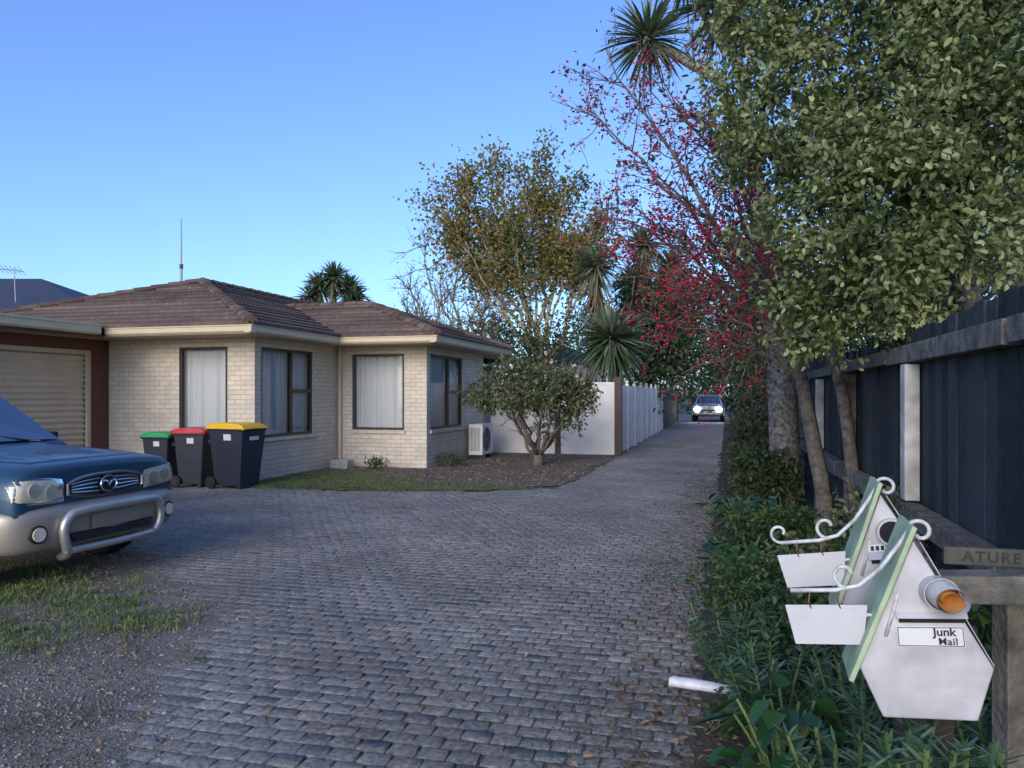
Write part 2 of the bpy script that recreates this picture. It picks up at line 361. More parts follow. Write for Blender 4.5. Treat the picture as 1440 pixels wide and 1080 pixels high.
BEDL=[(-8.0,12.2),(-6.5,12.3),(-4.8,12.3),(-2.75,12.6),(-2.62,14),(-2.62,19.7),(-6.04,19.7),(-6.04,15.0),(-8.1,15.0)]
sheet('leaf_litter_bed',BEDL,.013,LITB,'brown leaf littered gravel bed around the camellia','garden bed',rag=.05)
GSTR=[(-8.05,11.1),(-6.5,11.2),(-5.2,11.35),(-4.0,11.75),(-2.9,12.2),(-3.4,12.5),(-4.8,12.45),(-5.6,13.0),(-7.2,13.9),(-8.05,14.4)]
sheet('grass_verge',GSTR,.017,GRASSG,'strip of patchy lawn in front of the house','grass',rag=.07)
sheet('garden_bed',[(-.12,-3),(1.3,-3),(1.3,47),(-.05,47),(-.06,20),(-.14,10)],.02,SOIL,'dark soil planting bed along the navy fence','garden bed',rag=.03)
V=[];Fc=[];pw,ph=.140,.108; v=1.6;row=0
while v<29:
    ul=-11.0 if v<12.3 else -2.66
    u=-.1-(pw/2 if row%2 else pw)+random.uniform(-.015,.015)
    while u>ul:
        w=pw-.006; uu=u+random.uniform(-.004,.004)+.008*math.sin(v*2.1); vv=v+random.uniform(-.004,.004)+.014*math.sin(u*1.3+v*.5)
        e=.07*math.sin(v*5+u)+random.gauss(0,.05)
        ok=not pip(u+e,v+e,GPOLY)
        if ok and v<4 and u<-5: ok=False
        if ok:
            h=random.gauss(0,.0009)+.004*math.sin(u*2.3+v*1.7); k=len(V); hw=w/2*random.uniform(.95,1);hh=(ph-.008)/2*random.uniform(.95,1); tx,ty=random.gauss(0,.004),random.gauss(0,.004)
            for ins,dz in ((0,-.022),(0.001,-.0026),(.007,0)):
                for a,b in ((-1,-1),(1,-1),(1,1),(-1,1)):
                    x=a*(hw-ins);y=b*(hh-ins)
                    if dz>-.02: x+=random.uniform(-.004,.004);y+=random.uniform(-.004,.004)
                    V.append((uu+x,vv+y,h+dz+tx*x+ty*y))
            Fc.append((k+8,k+9,k+10,k+11))
            for i in range(4):
                j=(i+1)%4; Fc.append((k+i,k+j,k+4+j,k+4+i)); Fc.append((k+4+i,k+4+j,k+8+j,k+8+i))
        u-=pw
    v+=ph;row+=1
o=nmesh('paved_driveway',V,Fc,PAVE,None,(-3,8,0),True); tag(o,'worn grey concrete pavers laid in rows across the driveway','driveway',None,'structure')
def scatter(poly,n,vmin,vmax,edge=0.15):
    us=[p[0] for p in poly]; out=[]
    while len(out)<n:
        u=random.uniform(min(us)-edge,max(us)+edge); vv=vmin+(vmax-vmin)*random.random()**1.3
        if pip(u+random.uniform(-edge,edge),vv+random.uniform(-edge,edge),poly): out.append((u,vv))
    return np.array(out)
def octas(P,r):
    n=len(P); d=np.array([[1,0,0],[0,1,0],[-1,0,0],[0,-1,0],[0,0,.7],[0,0,-.7]],float)
    V=P[:,None,:]+d[None]*r[:,None,None]*rng.uniform(.6,1.3,(n,6,1))
    Fq=np.array([[0,1,4],[1,2,4],[2,3,4],[3,0,4],[1,0,5],[2,1,5],[3,2,5],[0,3,5]])
    return V.reshape(-1,3),(np.arange(n)[:,None,None]*6+Fq[None]).reshape(-1,3)
GN=[(-2.4,1.8),(-2.5,2.6),(-2.85,3.3),(-3.2,4.0),(-3.2,4.6),(-3.7,5.0),(-4.9,5.7),(-5.6,6.5),(-6.5,6.6),(-6.5,1.8)]
q=scatter(GN,34000,1.8,6.6,.4)
P=np.c_[q,np.full(len(q),-.003)]; r=rng.gamma(3,.0018,len(q))
P2=scatter(BEDL,3500,11.9,19.7,.25); P2=np.c_[P2,np.full(len(P2),.014)]
P=np.r_[P,P2]; r=np.r_[r,rng.gamma(3,.004,len(P2))]
o=nmesh('loose_stones',*octas(P,r),PEB,None,(-4,4,0),True); tag(o,'loose grey stones strewn over the gravel patch and bed','stones',None,'stuff')
def grassblades(pts,h,z=0):
    n=len(pts); P=np.c_[pts,np.full(n,z)]; D=np.c_[rng.normal(size=(n,2))*.45,np.ones(n)]
    return bladegeo(P,D,h*rng.uniform(.4,1.5,n),.005+.004*rng.random(n),.35,3)
def tufts(poly,nt,per,sig,vmin,vmax):
    c=scatter(poly,nt,vmin,vmax,.3); return np.repeat(c,per,0)+rng.normal(size=(nt*per,2))*sig
GP2=[(-4.0,3.75),(-3.55,4.1),(-3.65,4.6),(-4.3,5.0),(-5.6,5.5),(-7.5,5.6),(-8,3.4),(-6,3.3)]
o=nmesh('grass_clumps',*grassblades(tufts(GP2,600,28,.05,3.2,5.6),.056,.0),GRASS,None,(-5,4.5,0),True); tag(o,'short green grass growing through the gravel beside the car','grass',None,'stuff')
o=nmesh('lawn_grass',*grassblades(tufts(GSTR,800,16,.07,11.0,14.4),.05,.012),GRASS,None,(-6,12,0),True); tag(o,'short grass on the strip before the brick house','grass',None,'stuff')
ms_=scatter([(-.9,2.2),(-.1,2.2),(-.1,14),(-.7,14)],1100,2.2,14,.25); ms_=np.repeat(ms_,7,0)+rng.normal(size=(7700,2))*.03
o=nmesh('moss_tufts',*grassblades(ms_,.012,-.004),L_MID,None,(-.5,6,0),True); tag(o,'fine moss growing in paver joints along the right edge','moss',None,'stuff')
A=scatter(BEDL,3600,11.7,19.7,.35); B=scatter([(-.55,2),(.5,2),(.5,16),(-.55,16)],3600,2,16,.2); C_=scatter([(-2.9,2),(-.3,2),(-.3,18),(-2.9,18)],160,2,18,0);D_=scatter(GN,1200,2,6.6,.3)
q=np.r_[A,B,C_,D_]; n=len(q); P=np.c_[q,np.where(q[:,0]>-.1,.03,.014)+rng.random(n)*.008]
D=np.c_[rng.normal(size=(n,2)),rng.normal(size=n)*.15]
o=nmesh('fallen_leaves',*leafgeo(P,D,.05*rng.uniform(.4,1.5,n),.02,up=.95),LITTER,None,(-2,9,0),True); tag(o,'dry brown leaves fallen on driveway edge and bed','leaves',None,'stuff')
# ---------------------------------------------------------------- house
H=thing('brick_house','single storey cream brick house with brown tiled hip roof','house',(-9,14,0),True)
WT=2.57
w=MB()
def wallbox(u0,u1,v0,v1,z0=-.05,z1=WT): w.box((u0,v0,z0),(u1,v1,z1))
ZS,ZH=.76,2.42
wallbox(-11.26,-9.69,12.01,12.21); wallbox(-9.69,-8.66,12.01,12.21,-.05,ZS-.07); wallbox(-9.69,-8.66,12.01,12.21,ZH,WT)
wallbox(-8.66,-8.1,12.01,12.21)
wallbox(-8.3,-8.1,12.21,14.02,-.05,ZS-.07); wallbox(-8.3,-8.1,12.21,14.02,ZH,WT); wallbox(-8.3,-8.1,14.02,15.08)
wallbox(-8.3,-7.76,15.08,15.28); wallbox(-7.76,-6.55,15.08,15.28,-.05,ZS-.03); wallbox(-7.76,-6.55,15.08,15.28,ZH,WT); wallbox(-6.55,-6.04,15.08,15.28)
wallbox(-6.24,-6.04,15.28,17.35,-.05,ZS-.03); wallbox(-6.24,-6.04,15.28,17.35,ZH,WT); wallbox(-6.24,-6.04,17.35,19.0)
wallbox(-8.1,-6.24,18.8,19.0); wallbox(-8.3,-8.1,19.0,27.2); wallbox(-15.0,-8.3,27.0,27.2); wallbox(-15.2,-15.0,12.01,27.2)
w.build('wall',BRICK,H)
inn=MB(); inn.box((-14.9,12.4,2.5),(-8.5,26.8,2.52)); inn.box((-8.0,15.5,2.5),(-6.4,18.6,2.52)); inn.box((-10.6,13.4,-.02),(-10.5,15,2.5))  # dark panels added inside the hollow house to stop light leaking to the windows
inn.box((-9.9,13.3,0),(-8.7,13.4,2.5)); inn.box((-7.9,16.3,0),(-7.0,16.4,2.5)); inn.build('interior_light_block',DARK,H)
def wm(ax,c): return (lambda a,d,z:(a,c+d,z)) if ax=='u' else (lambda a,d,z:(c-d,a,z))
def window(ax,c,a0,a1,z0,z1,mull=(),tran=(),sh=.07):
    f=wm(ax,c); fw=.05; m=MB()
    def bx(A0,A1,D0,D1,Z0,Z1): m.box(f(A0,D0,Z0),f(A1,D1,Z1))
    bx(a0,a0+fw,.01,.09,z0,z1); bx(a1-fw,a1,.01,.09,z0,z1); bx(a0+fw,a1-fw,.01,.09,z0,z0+fw); bx(a0+fw,a1-fw,.01,.09,z1-fw,z1)
    for x in mull: bx(x-.03,x+.03,.008,.092,z0+fw,z1-fw)
    for x0,x1,z in tran: bx(x0,x1,.012,.088,z-.035,z+.035)
    fr=m.build('window',BROWN,H,bevel=.004)
    g=MB(); g.add([f(a0+.04,.05,z0+.04),f(a1-.04,.05,z0+.04),f(a1-.04,.05,z1-.04),f(a0+.04,.05,z1-.04)],[(0,1,2,3)]); g.build('pane',GLASS,fr)
    n=160; rows=[]; ph=random.random()*6
    for i in range(n+1):
        t=i/n; a=lerp(a0+.004,a1-.004,t); x=(a-a0)
        dd=.145+.022*math.sin(x*46+ph+2*math.sin(x*5))+.014*math.sin(x*21+ph*2)
        rows.append([f(a,dd+.012*math.sin(x*17),z0+.002),f(a,dd,(z0+z1)/2),f(a,dd*.8+.03,z1-.002)])
    cu=MB(); cu.grid(rows); cu.build('curtain',CURT,fr,smooth=True)
    sl=MB(); sl.box(f(a0-.03,-.045,z0-sh),f(a1+.03,-.003,z0-.004)); sl.box(f(a0,0,z0-sh),f(a1,.2,z0-.002)); sl.build('sill',BRICK,fr)
window('u',12.01,-9.69,-8.66,ZS,ZH)
window('v',-8.1,12.21,14.02,ZS,ZH,mull=(13.25,),tran=((13.28,13.97,1.62),))
window('u',15.08,-7.76,-6.55,ZS+.04,ZH)
window('v',-6.04,15.28,17.35,ZS+.04,ZH,mull=(16.45,),tran=((16.48,17.3,1.62),))
EZ=2.74;K=.345
def roofplane(mb,fn,S_,L,R):
    dr=.33; s=-.06
    while s<S_:
        s1=min(s+dr+.03,S_+.02)
        n=int((R(max(s,0))-L(max(s,0)))/.075)+2; a0=L(max(s,0))-.02
        xs=[a0+i*.075 for i in range(n+1)]; vs=[];fs=[];jit=random.uniform(-.006,.006)
        for x in xs:
            hh=.022*abs(math.sin(x*math.pi/.15))
            for ss,l in ((s,.045),(s1,.006)):
                xx=min(max(x,L(max(ss,0))),R(max(ss,0))); p=fn(xx,ss); vs.append((p[0],p[1],p[2]+l+hh+jit))
            xx=min(max(x,L(max(s,0))),R(max(s,0))); p=fn(xx,s+.01); vs.append((p[0],p[1],p[2]+.0))
        for i in range(n):
            b=3*i; fs.append((b,b+3,b+4,b+1)); fs.append((b+2,b+5,b+3,b))
        mb.add(vs,fs); s+=dr
rf=MB(); U0,U1,V0,V1=-15.6,-7.6,11.16,28.0; HS=4.0
roofplane(rf,lambda x,s:(x,V0+s,EZ+K*s),HS,lambda s:U0+s,lambda s:U1-s)
roofplane(rf,lambda x,s:(U1-s,x,EZ+K*s),HS,lambda s:V0+s,lambda s:V1-s)
roofplane(rf,lambda x,s:(U0+s,x,EZ+K*s),HS,lambda s:V0+s,lambda s:V1-s)
roofplane(rf,lambda x,s:(x,V1-s,EZ+K*s),HS,lambda s:U0+s,lambda s:U1-s)
WU,W0,W1=-5.5,14.2,19.72; HW=2.76
roofplane(rf,lambda x,s:(x,W0+s,EZ+K*s),HW,lambda s:U1-s-.1,lambda s:WU-s)
roofplane(rf,lambda x,s:(WU-s,x,EZ+K*s),HW,lambda s:W0+s,lambda s:W1-s)
roofplane(rf,lambda x,s:(x,W1-s,EZ+K*s),HW,lambda s:U1-s-.1,lambda s:WU-s)
RO=rf.build('roof',ROOF,H)
def caps(p0,p1):
    p0=Vector(p0);p1=Vector(p1);n=int((p1-p0).length/.38)+1;m=MB();d=(p1-p0)/n
    for i in range(n):
        a=p0+d*i;b=p0+d*(i+1.12); m.tube([a,b+Vector((0,0,-.012))],[.12,.10],8,flat=.72)
    m.build('ridge_cap',ROOF,RO)
zt=EZ+K*HS+.05
caps((U1,V0,EZ+.05),(U1-HS,V0+HS,zt)); caps((U0,V0,EZ+.05),(U0+HS,V0+HS,zt)); caps((U1-HS,V0+HS,zt),(U1-HS,V1-HS,zt)); caps((U1,V1,EZ+.05),(U1-HS,V1-HS,zt))
zw=EZ+K*HW+.05
caps((WU,W0,EZ+.05),(WU-HW,W0+HW,zw)); caps((WU,W1,EZ+.05),(WU-HW,W1-HW,zw)); caps((WU-HW,W0+HW,zw),(WU-HW-2.3,W0+HW,zw))
def gutter(p0,p1,nrm_):
    d=(p1[0]-p0[0],p1[1]-p0[1]);L=math.hypot(*d); e=(d[0]/L,d[1]/L)
    pr=[(0,0),(.095,.0),(.125,.03),(.125,.105),(.14,.115),(.14,.135),(.125,.14),(0,.14)]
    m=MB(); m.prism(pr,lambda a,b,t:(p0[0]+e[0]*t+nrm_[0]*(a-.10),p0[1]+e[1]*t+nrm_[1]*(a-.10),2.585+b),-.03,L+.03); return m.build('gutter',CREAM,H)
gutter((-10.5,V0),(U1,V0),(0,-1)); gutter((U1,V0),(U1,W0),(1,0)); gutter((U1,W0),(WU,W0),(0,-1)); gutter((WU,W0),(WU,W1),(1,0))
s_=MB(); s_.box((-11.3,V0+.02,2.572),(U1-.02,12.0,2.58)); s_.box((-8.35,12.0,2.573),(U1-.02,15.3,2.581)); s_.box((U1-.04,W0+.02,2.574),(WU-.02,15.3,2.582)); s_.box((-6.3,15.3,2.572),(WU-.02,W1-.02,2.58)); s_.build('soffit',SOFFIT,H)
dp=MB(); dp.tube([(-8.02,15.02,2.58),(-8.02,15.02,0.02)],.035,10); dp.build('downpipe',CREAM,H)
gw=MB(); gv0=5.2
gw.box((-11.46,11.56,-.05),(-11.26,12.0,2.57)); gw.box((-11.46,8.2,2.34),(-11.26,11.56,2.57)); gw.box((-11.46,gv0,-.05),(-11.26,8.2,2.57)); gw.box((-15.2,gv0,-.05),(-11.46,gv0+.2,2.57)); gw.box((-15.2,gv0+.2,-.05),(-15.0,12.0,2.57))
gw.build('garage_wall',RUST,H)
gd=MB(); n=160
gd.grid([[(-11.31+.018*math.sin(2.28*i/n*2*math.pi/.105),vv,2.28*i/n) for vv in (8.28,11.48)] for i in range(n+1)]); gd.build('garage_door',ROLLER,H,smooth=True)
gf=MB(); gf.box((-11.30,11.48,0),(-11.235,11.56,2.36)); gf.box((-11.30,8.2,0),(-11.235,8.28,2.36)); gf.box((-11.30,8.28,2.28),(-11.235,11.48,2.36)); gf.build('door_frame',CREAM,H,bevel=.006)
gr=MB(); gr.box((-15.6,4.6,2.585),(-10.62,11.25,2.76)); gr.build('garage_roof',SLATE,H)
m=MB(); m.box((-10.62,4.5,2.54),(-10.59,11.2,2.60)); m.build('fascia',RUST,H)
m=MB(); m.prism([(0,0),(.095,.0),(.12,.03),(.12,.13),(.135,.14),(.135,.18),(0,.18)],lambda a,b,t:(-10.59+a,t,2.60+b),4.5,11.0); m.build('gutter',CREAM,H)
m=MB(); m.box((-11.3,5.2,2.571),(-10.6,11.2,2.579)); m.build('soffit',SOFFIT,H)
b=MB(); b.box((-7.95,14.45,0),(-7.55,14.75,.19)); o=b.build('concrete_block',CONC,None,(-7.75,14.6,0),True,bevel=.02); tag(o,'grey concrete block on the grass by the house corner','block')
p=at(255,307,22.0); mu=p.x*CS-p.y*SN; mv=p.x*SN+p.y*CS
mast=thing('radio_mast','thin grey radio mast rising from the house roof','mast',(mu,mv,0),True)
m=MB(); m.tube([(mu,mv,3.0),(mu,mv,5.2)],.035,8); m.build('lower_pole',STEEL,mast)
m=MB(); m.tube([(mu,mv,5.2),(mu,mv,p.z)],[.022,.012],6); m.build('whip',STEEL,mast)
m=MB(); m.tube([(mu,mv,5.15),(mu,mv,5.28)],.05,8); m.build('collar',BLK,mast)
hp=thing('heat_pump','white heat pump outdoor unit against the house side wall','heat pump',(-5.8,17.95,0),True)
hv=17.55
m=MB(); m.box((-5.95,hv,.1),(-5.60,hv+.85,.84)); m.build('casing',WHITE,hp,bevel=.015)
m=MB(); hc=hv+.32
for k in range(7):
    rr=.045+.04*k; m.tube([(-5.588,hc+rr*math.cos(t*math.pi/14),.47+rr*math.sin(t*math.pi/14)) for t in range(28)],.005,4,closed=True)
for k in range(12):
    a=k*math.pi/6; m.tube([(-5.586,hc,.47),(-5.586,hc+.29*math.cos(a),.47+.29*math.sin(a))],.005,4)
m.build('fan_grille',STEEL,hp)
m=MB(); m.cyl((-5.60,hc,.47),(-5.595,hc,.47),.29,28); m.build('fan_opening',BLK,hp)
m=MB()
for k in range(8): m.box((-5.92+.035*k,hv-.012,.2),(-5.905+.035*k,hv-.001,.76))
m.build('side_vent',STEEL,hp)
for vv in (hv+.13,hv+.7):
    m=MB(); m.box((-5.95,vv-.03,0),(-5.56,vv+.03,.1)); m.build('foot',BLK,hp)
# ---------------------------------------------------------------- bins
def wheelie(label,u,v,hgt,wd,dp_,lid,rot):
    r=local('wheelie_bin',label,'bin',W(u,v,0),-TH+rot)
    bh=hgt*.92; m=MB(); b0=(-dp_*.34,dp_*.36,-wd*.40,wd*.40,.05); b1=(-dp_*.46,dp_*.5,-wd*.5,wd*.5,bh)
    m.frus(b0,b1); m.frus((-dp_*.46-.012,dp_*.5+.014,-wd*.5-.012,wd*.5+.012,bh-.05),(-dp_*.47-.012,dp_*.5+.016,-wd*.5-.014,wd*.5+.014,bh+.0))
    m.box((dp_*.2,-wd*.36,0),(dp_*.34,wd*.36,.06)); m.build('body',BINP,r,bevel=.018)
    m=MB(); x0,x1=-dp_*.52,dp_*.545; hw=wd*.5+.022
    prof=[(x0,bh+.035),(x0+.08,hgt-.012),(0,hgt),(x1-.12,hgt-.02),(x1-.02,bh+.03),(x1,bh-.012)]
    m.grid([[(x,-hw,min(z,bh+.008)-.02),(x,-hw+.03,z-.004),(x,0,z+.006),(x,hw-.03,z-.004),(x,hw,min(z,bh+.008)-.02)] for x,z in prof]); o=m.build('lid',lid,r); sd=o.modifiers.new('t','SOLIDIFY'); sd.thickness=.012
    m=MB(); m.tube([(-dp_*.53,-wd*.42,bh-.03),(-dp_*.60,-wd*.36,bh+.0),(-dp_*.60,wd*.36,bh+.0),(-dp_*.53,wd*.42,bh-.03)],.018,8); m.build('handle',BINP,r)
    for s in (-1,1):
        m=MB(); m.cyl((-dp_*.40,s*(wd*.43),.1),(-dp_*.40,s*(wd*.43+.05),.1),.1,20); wl=m.build('wheel',RUB,r)
        m=MB(); m.cyl((-dp_*.40,s*(wd*.43-.002),.1),(-dp_*.40,s*(wd*.43+.056),.1),.05,14); m.build('hub',BLK,wl)
    m=MB(); xf=dp_*.485; m.add([(xf+.004,-.11,bh*.80),(xf+.004,.11,bh*.80),(xf+.009,.11,bh*.86),(xf+.009,-.11,bh*.86)],[(0,1,2,3)]); m.build('front_sticker',STK,r)
    m=MB(); ys=-wd*.5; m.add([(-.02,ys*.962-.004,bh*.80),(dp_*.18,ys*.962-.004,bh*.80),(dp_*.18,ys*.985-.004,bh*.9),(-.02,ys*.985-.004,bh*.9)],[(0,1,2,3)]); m.build('side_sticker',STK,r)
    return r
def uv_(px,Y): X=(px-720)/F*Y; return X*CS-Y*SN,X*SN+Y*CS
for lab,px,Y,h,wd,dp_,lid,ro in (('large dark wheelie bin with yellow lid, rightmost of three',333,12.85,1.09,.58,.74,YEL,-.12),('dark wheelie bin with red lid, middle of the three',276,13.05,1.0,.50,.58,RED,.1),('small dark wheelie bin with green lid, leftmost of three',229,13.2,.92,.44,.52,GRN,.05)):
    u,v=uv_(px,Y); wheelie(lab,u,v,h,wd,dp_,lid,ro)
# ---------------------------------------------------------------- white wall, fences
ww=thing('garden_wall','white plastered garden wall joining house to corner post','wall',(-4.4,19.7,0),True)
m=MB(); m.box((-6.04+.01,19.62,-.05),(-2.72,19.78,1.82)); m.build('wall_panel',PLASTER,ww)
m=MB(); m.box((-6.03,19.60,1.82),(-2.72,19.80,1.87)); m.build('coping',PLASTER,ww)
m=MB(); m.box((-4.27,19.56,-.05),(-4.13,19.618,1.9)); m.build('post',DWOOD,ww)
wf=thing('panel_fence','off white panelled fence with small ball topped posts along driveway','fence',(-2.64,27,0),True)
m=MB(); m.box((-2.72,19.55,-.05),(-2.54,19.73,2.0)); m.build('corner_post',DWOOD,wf)
v=19.8
while v<34:
    m=MB(); m.box((-2.69,v+.05,.03),(-2.63,v+1.77,1.80))
    for k in range(1,9): m.box((-2.63,v+.05+k*.2,.06),(-2.625,v+.06+k*.2,1.78))
    m.build('panel',PLASTER,wf)
    if v>20:
        m=MB(); m.box((-2.70,v-.04,-.05),(-2.61,v+.04,1.86)); po=m.build('post',PLASTER,wf)
        m=MB(); m.tube([(-2.655,v,1.86+.045*(1-math.cos(t*math.pi/8))) for t in range(9)],[.005+.045*math.sin(t*math.pi/8) for t in range(9)],10); m.build('ball_cap',PLASTER,po,smooth=True)
    v+=1.82
bf=thing('board_fence','dark brown board fence beyond the white panels','fence',(-2.64,40,0),True)
m=MB(); v=34.5
while v<46: m.box((-2.68+random.uniform(-.01,.01),v,0),(-2.65,v+.145,1.75+random.uniform(-.03,.03))); v+=.155
m.build('paling',DWOOD,bf)
m=MB(); m.box((-2.649,34.5,.4),(-2.6,46,.49)); m.box((-2.649,34.5,1.4),(-2.6,46,1.49)); m.build('rail',DWOOD,bf)
nf=thing('paling_fence','tall navy blue paling fence along the right boundary','fence',(1.22,5,0),True)
m=MB(); v=1.2
while v<48:
    t=random.gauss(0,.003); h=2.0+random.gauss(0,.010)+.03*math.sin(v*.7); uo=1.22+random.uniform(-.004,.004)
    m.add([(uo,v,0),(uo,v+.149,0),(uo+t*2,v+.149+t,h+random.gauss(0,.004)),(uo+t*2,v+t,h),(uo+.02,v,0),(uo+.02,v+.149,0),(uo+.02+t*2,v+.149+t,h),(uo+.02+t*2,v+t,h)],[(0,3,2,1),(4,5,6,7),(3,7,6,2),(0,4,7,3),(1,2,6,5)]); v+=.152
m.box((1.247,1.2,.02),(1.252,48,1.93)); m.build('paling',NAVY,nf)
m=MB(); v=1.2
while v<47: m.box((1.13,v+.004,1.765+random.gauss(0,.008)),(1.21,v+2.45,1.875)); v+=2.5
m.build('top_rail',WEATH,nf,bevel=.006)
m=MB(); v=1.2
while v<47: m.box((1.10,v+.004,.72+random.gauss(0,.008)),(1.208,v+2.45,.85)); v+=2.5
m.build('lower_rail',WEATH,nf,bevel=.006)
for k in range(-1,9):
    vv=5.53+2.5*k; m=MB(); m.box((1.105,vv-.065,.0),(1.207,vv+.065,.705)); m.box((1.115,vv-.068,.865),(1.205,vv+.068,1.748)); m.build('post',PALEPOST if k in (0,2) else WEATH,nf,bevel=.006)
# ---------------------------------------------------------------- mailboxes
LOCM=lambda a,b,d:(a,d,b)
def mailbox(label,loc,lean,papers):
    r=local('mailbox',label,'mailbox',loc,(0,lean,-TH-.05))
    DP=.135; AP=.40; SW=.136
    hexa=[(0,AP),(-SW,.115),(-.095,0),(.095,0),(SW,.115)]
    m=MB(); m.prism(hexa,LOCM,0,DP); m.build('body',WMETAL,r,bevel=.004)
    L_=math.hypot(SW,AP-.115); nx,nz=(AP-.115)/L_,SW/L_; dx,dz=SW/L_,-(AP-.115)/L_
    for s in (-1,1):
        if s<0: a0=(dx*.022*1,AP+.03); a1=(-(SW+dx*.035),.115+dz*.035); y0,y1,th,mt=-.022,DP+.022,.013,GREEN
        else: a0=(0.012,AP-.006); a1=(SW-.001,.118); y0,y1,th,mt=.004,DP+.02,.004,WMETAL
        ox,oz=s*nx,nz
        m=MB(); m.prism([(a0[0]+ox*.0015,a0[1]+oz*.0015),(a1[0]+ox*.0015,a1[1]+oz*.0015),(a1[0]+ox*th,a1[1]+oz*th),(a0[0]+ox*th,a0[1]+oz*th)],LOCM,y0,y1)
        m.build('roof_board',mt,r,bevel=.002)
    tx,tz=(.036,.286) if papers else (.012,.30)
    if papers:
        ring=lambda rad,y,ox=0,oz=0,fl=1:[(tx+ox+rad*math.cos(k*math.pi/14),y,tz+oz+rad*fl*math.sin(k*math.pi/14)) for k in range(29)]
        m=MB(); m.grid([ring(.036,.0),ring(.036,-.035,.006),ring(.034,-.035,.006),ring(.034,.0)]); m.build('paper_tube',WMETAL,r,smooth=False)
        m=MB(); rows=[]
        for i in range(31):
            a=i*.21; rr=.0335-.00012*i
            rows.append([(tx+.018+rr*math.cos(a),-.082+.010*math.sin(a*.7),tz-.006+rr*.86*math.sin(a)),(tx+.008+rr*math.cos(a),-.03,tz+rr*.97*math.sin(a)),(tx+rr*math.cos(a),-.002,tz+rr*.97*math.sin(a))])
        m.grid(rows); m.build('rolled_newspaper',PAPER,r,smooth=True)
        m=MB(); rows=[]
        for i in range(46):
            a=1.0+i*.2; rr=.0305-.00030*i
            rows.append([(tx+.017+rr*math.cos(a),-.074+.006*math.sin(a),tz-.006+rr*.84*math.sin(a)),(tx+.007+rr*math.cos(a),-.025,tz+rr*.9*math.sin(a)),(tx+rr*.8*math.cos(a),-.003,tz+rr*.8*math.sin(a))])
        m.grid(rows); m.build('paper_core',ORANGE,r,smooth=True)
    else:
        m=MB(); m.tube([(tx,.0,tz),(tx,-.02,tz)],.036,24); m.build('paper_tube',WMETAL,r)
        m=MB(); m.cyl((tx,-.0205,tz),(tx,-.023,tz),.030,24); m.build('tube_mouth',DARK,r)
    m=MB(); m.box((-.045,-.005,.217),(.085,-.001,.228)); m.build('letter_slot',DARK,r)
    m=MB(); m.grid([[(-.05,-.003,.240),(.092,-.003,.240)],[(-.05,-.016,.230),(.092,-.016,.230)]]); o=m.build('slot_flap',WMETAL,r); sd=o.modifiers.new('t','SOLIDIFY'); sd.thickness=.002
    if papers:
        m=MB(); m.box((-.052,-.004,.163),(.084,-.001,.209)); st=m.build('sticker',STK,r)
        RX=Matrix.Rotation(math.pi/2,4,'X')
        text('Junk',.026,INK,st,Matrix.Translation((.044,-.0062,.1965))@RX,fat=.0005); text('Mail',.022,INK,st,Matrix.Translation((.050,-.0062,.1755))@RX,space=1.08,fat=.0003)
        m=MB()
        for a,b_ in (((-.05,-.0055,.165),(.082,-.0052,.1665)),((-.05,-.0055,.2055),(.082,-.0052,.207)),((-.05,-.0055,.1665),(-.0485,-.0052,.2055)),((.0805,-.0055,.1665),(.082,-.0052,.2055))): m.box(a,b_)
        m.build('sticker_border',INK,st)
    else:
        m=MB(); m.box((-.05,-.004,.248),(.05,-.001,.268)); st=m.build('sticker',STK,r)
        m=MB()
        for k in range(7): m.box((-.043+.0125*k,-.0056,.252),(-.035+.0125*k,-.0041,.264))
        m.build('sticker_print',INK,st)
    def spiral(cx,cz,r0,a0,turn,n=18): return [(cx+r0*(1-.65*i/n)*math.cos(a0+turn*i/n),.02,cz+r0*(1-.65*i/n)*math.sin(a0+turn*i/n)) for i in range(n+1)]
    br=MB(); bz=.285; pc=-.195
    if not papers: br.tube(spiral(pc-.075,bz+.028,.028,-math.pi/2,-5.2),.0045,6)
    br.tube([(pc-.075,.02,bz),(-.17,.02,bz),(-.12,.02,bz+.010),(-.07,.02,bz+.05),(-.03,.02,bz+.10),(.0,.02,bz+.14)],.0055,6)
    br.tube(spiral(.018,bz+.13,.028,math.pi*.75,-5.0),.005,6)
    br.tube(spiral(-.145,bz+.036,.032,-math.pi/2,-4.6),.005,6)
    br.tube([(-.01,.02,bz+.08),(-.05,.0,bz-.03),(-.075,.0,bz-.10)],.005,6); br.tube(spiral(-.10,bz-.075,.03,-math.pi/2,-4.8),.0045,6)
    br.build('bracket',IRON,r,smooth=True)
    pl=MB(); pl.prism([(pc-.09,bz-.034),(pc+.09,bz-.034),(pc+.074,bz-.126),(pc-.074,bz-.126)],LOCM,.016,.021); pn=pl.build('number_plate',PLATE,r,bevel=.001)
    for dx_ in (-.032,.032):
        m=MB(); m.tube([(pc+dx_,.018,bz-.044),(pc+dx_-.005,.012,bz-.025),(pc+dx_,.018,bz-.002),(pc+dx_+.004,.024,bz+.008)],.002,5); m.build('hook',RUST,pn)
    return r
mailbox('white metal mailbox with junk mail sticker and rolled newspaper',at(1308,1012,1.72),-.085,True)
mailbox('white metal mailbox with empty paper tube, behind the other',at(1268,905,2.06),-.13,False)
ms=thing('mailbox_stand','weathered timber post and rail stand holding the mailboxes','stand',W(.75,1.95,0))
A=at(1350,826,1.98); Bp=at(1500,826,1.86)
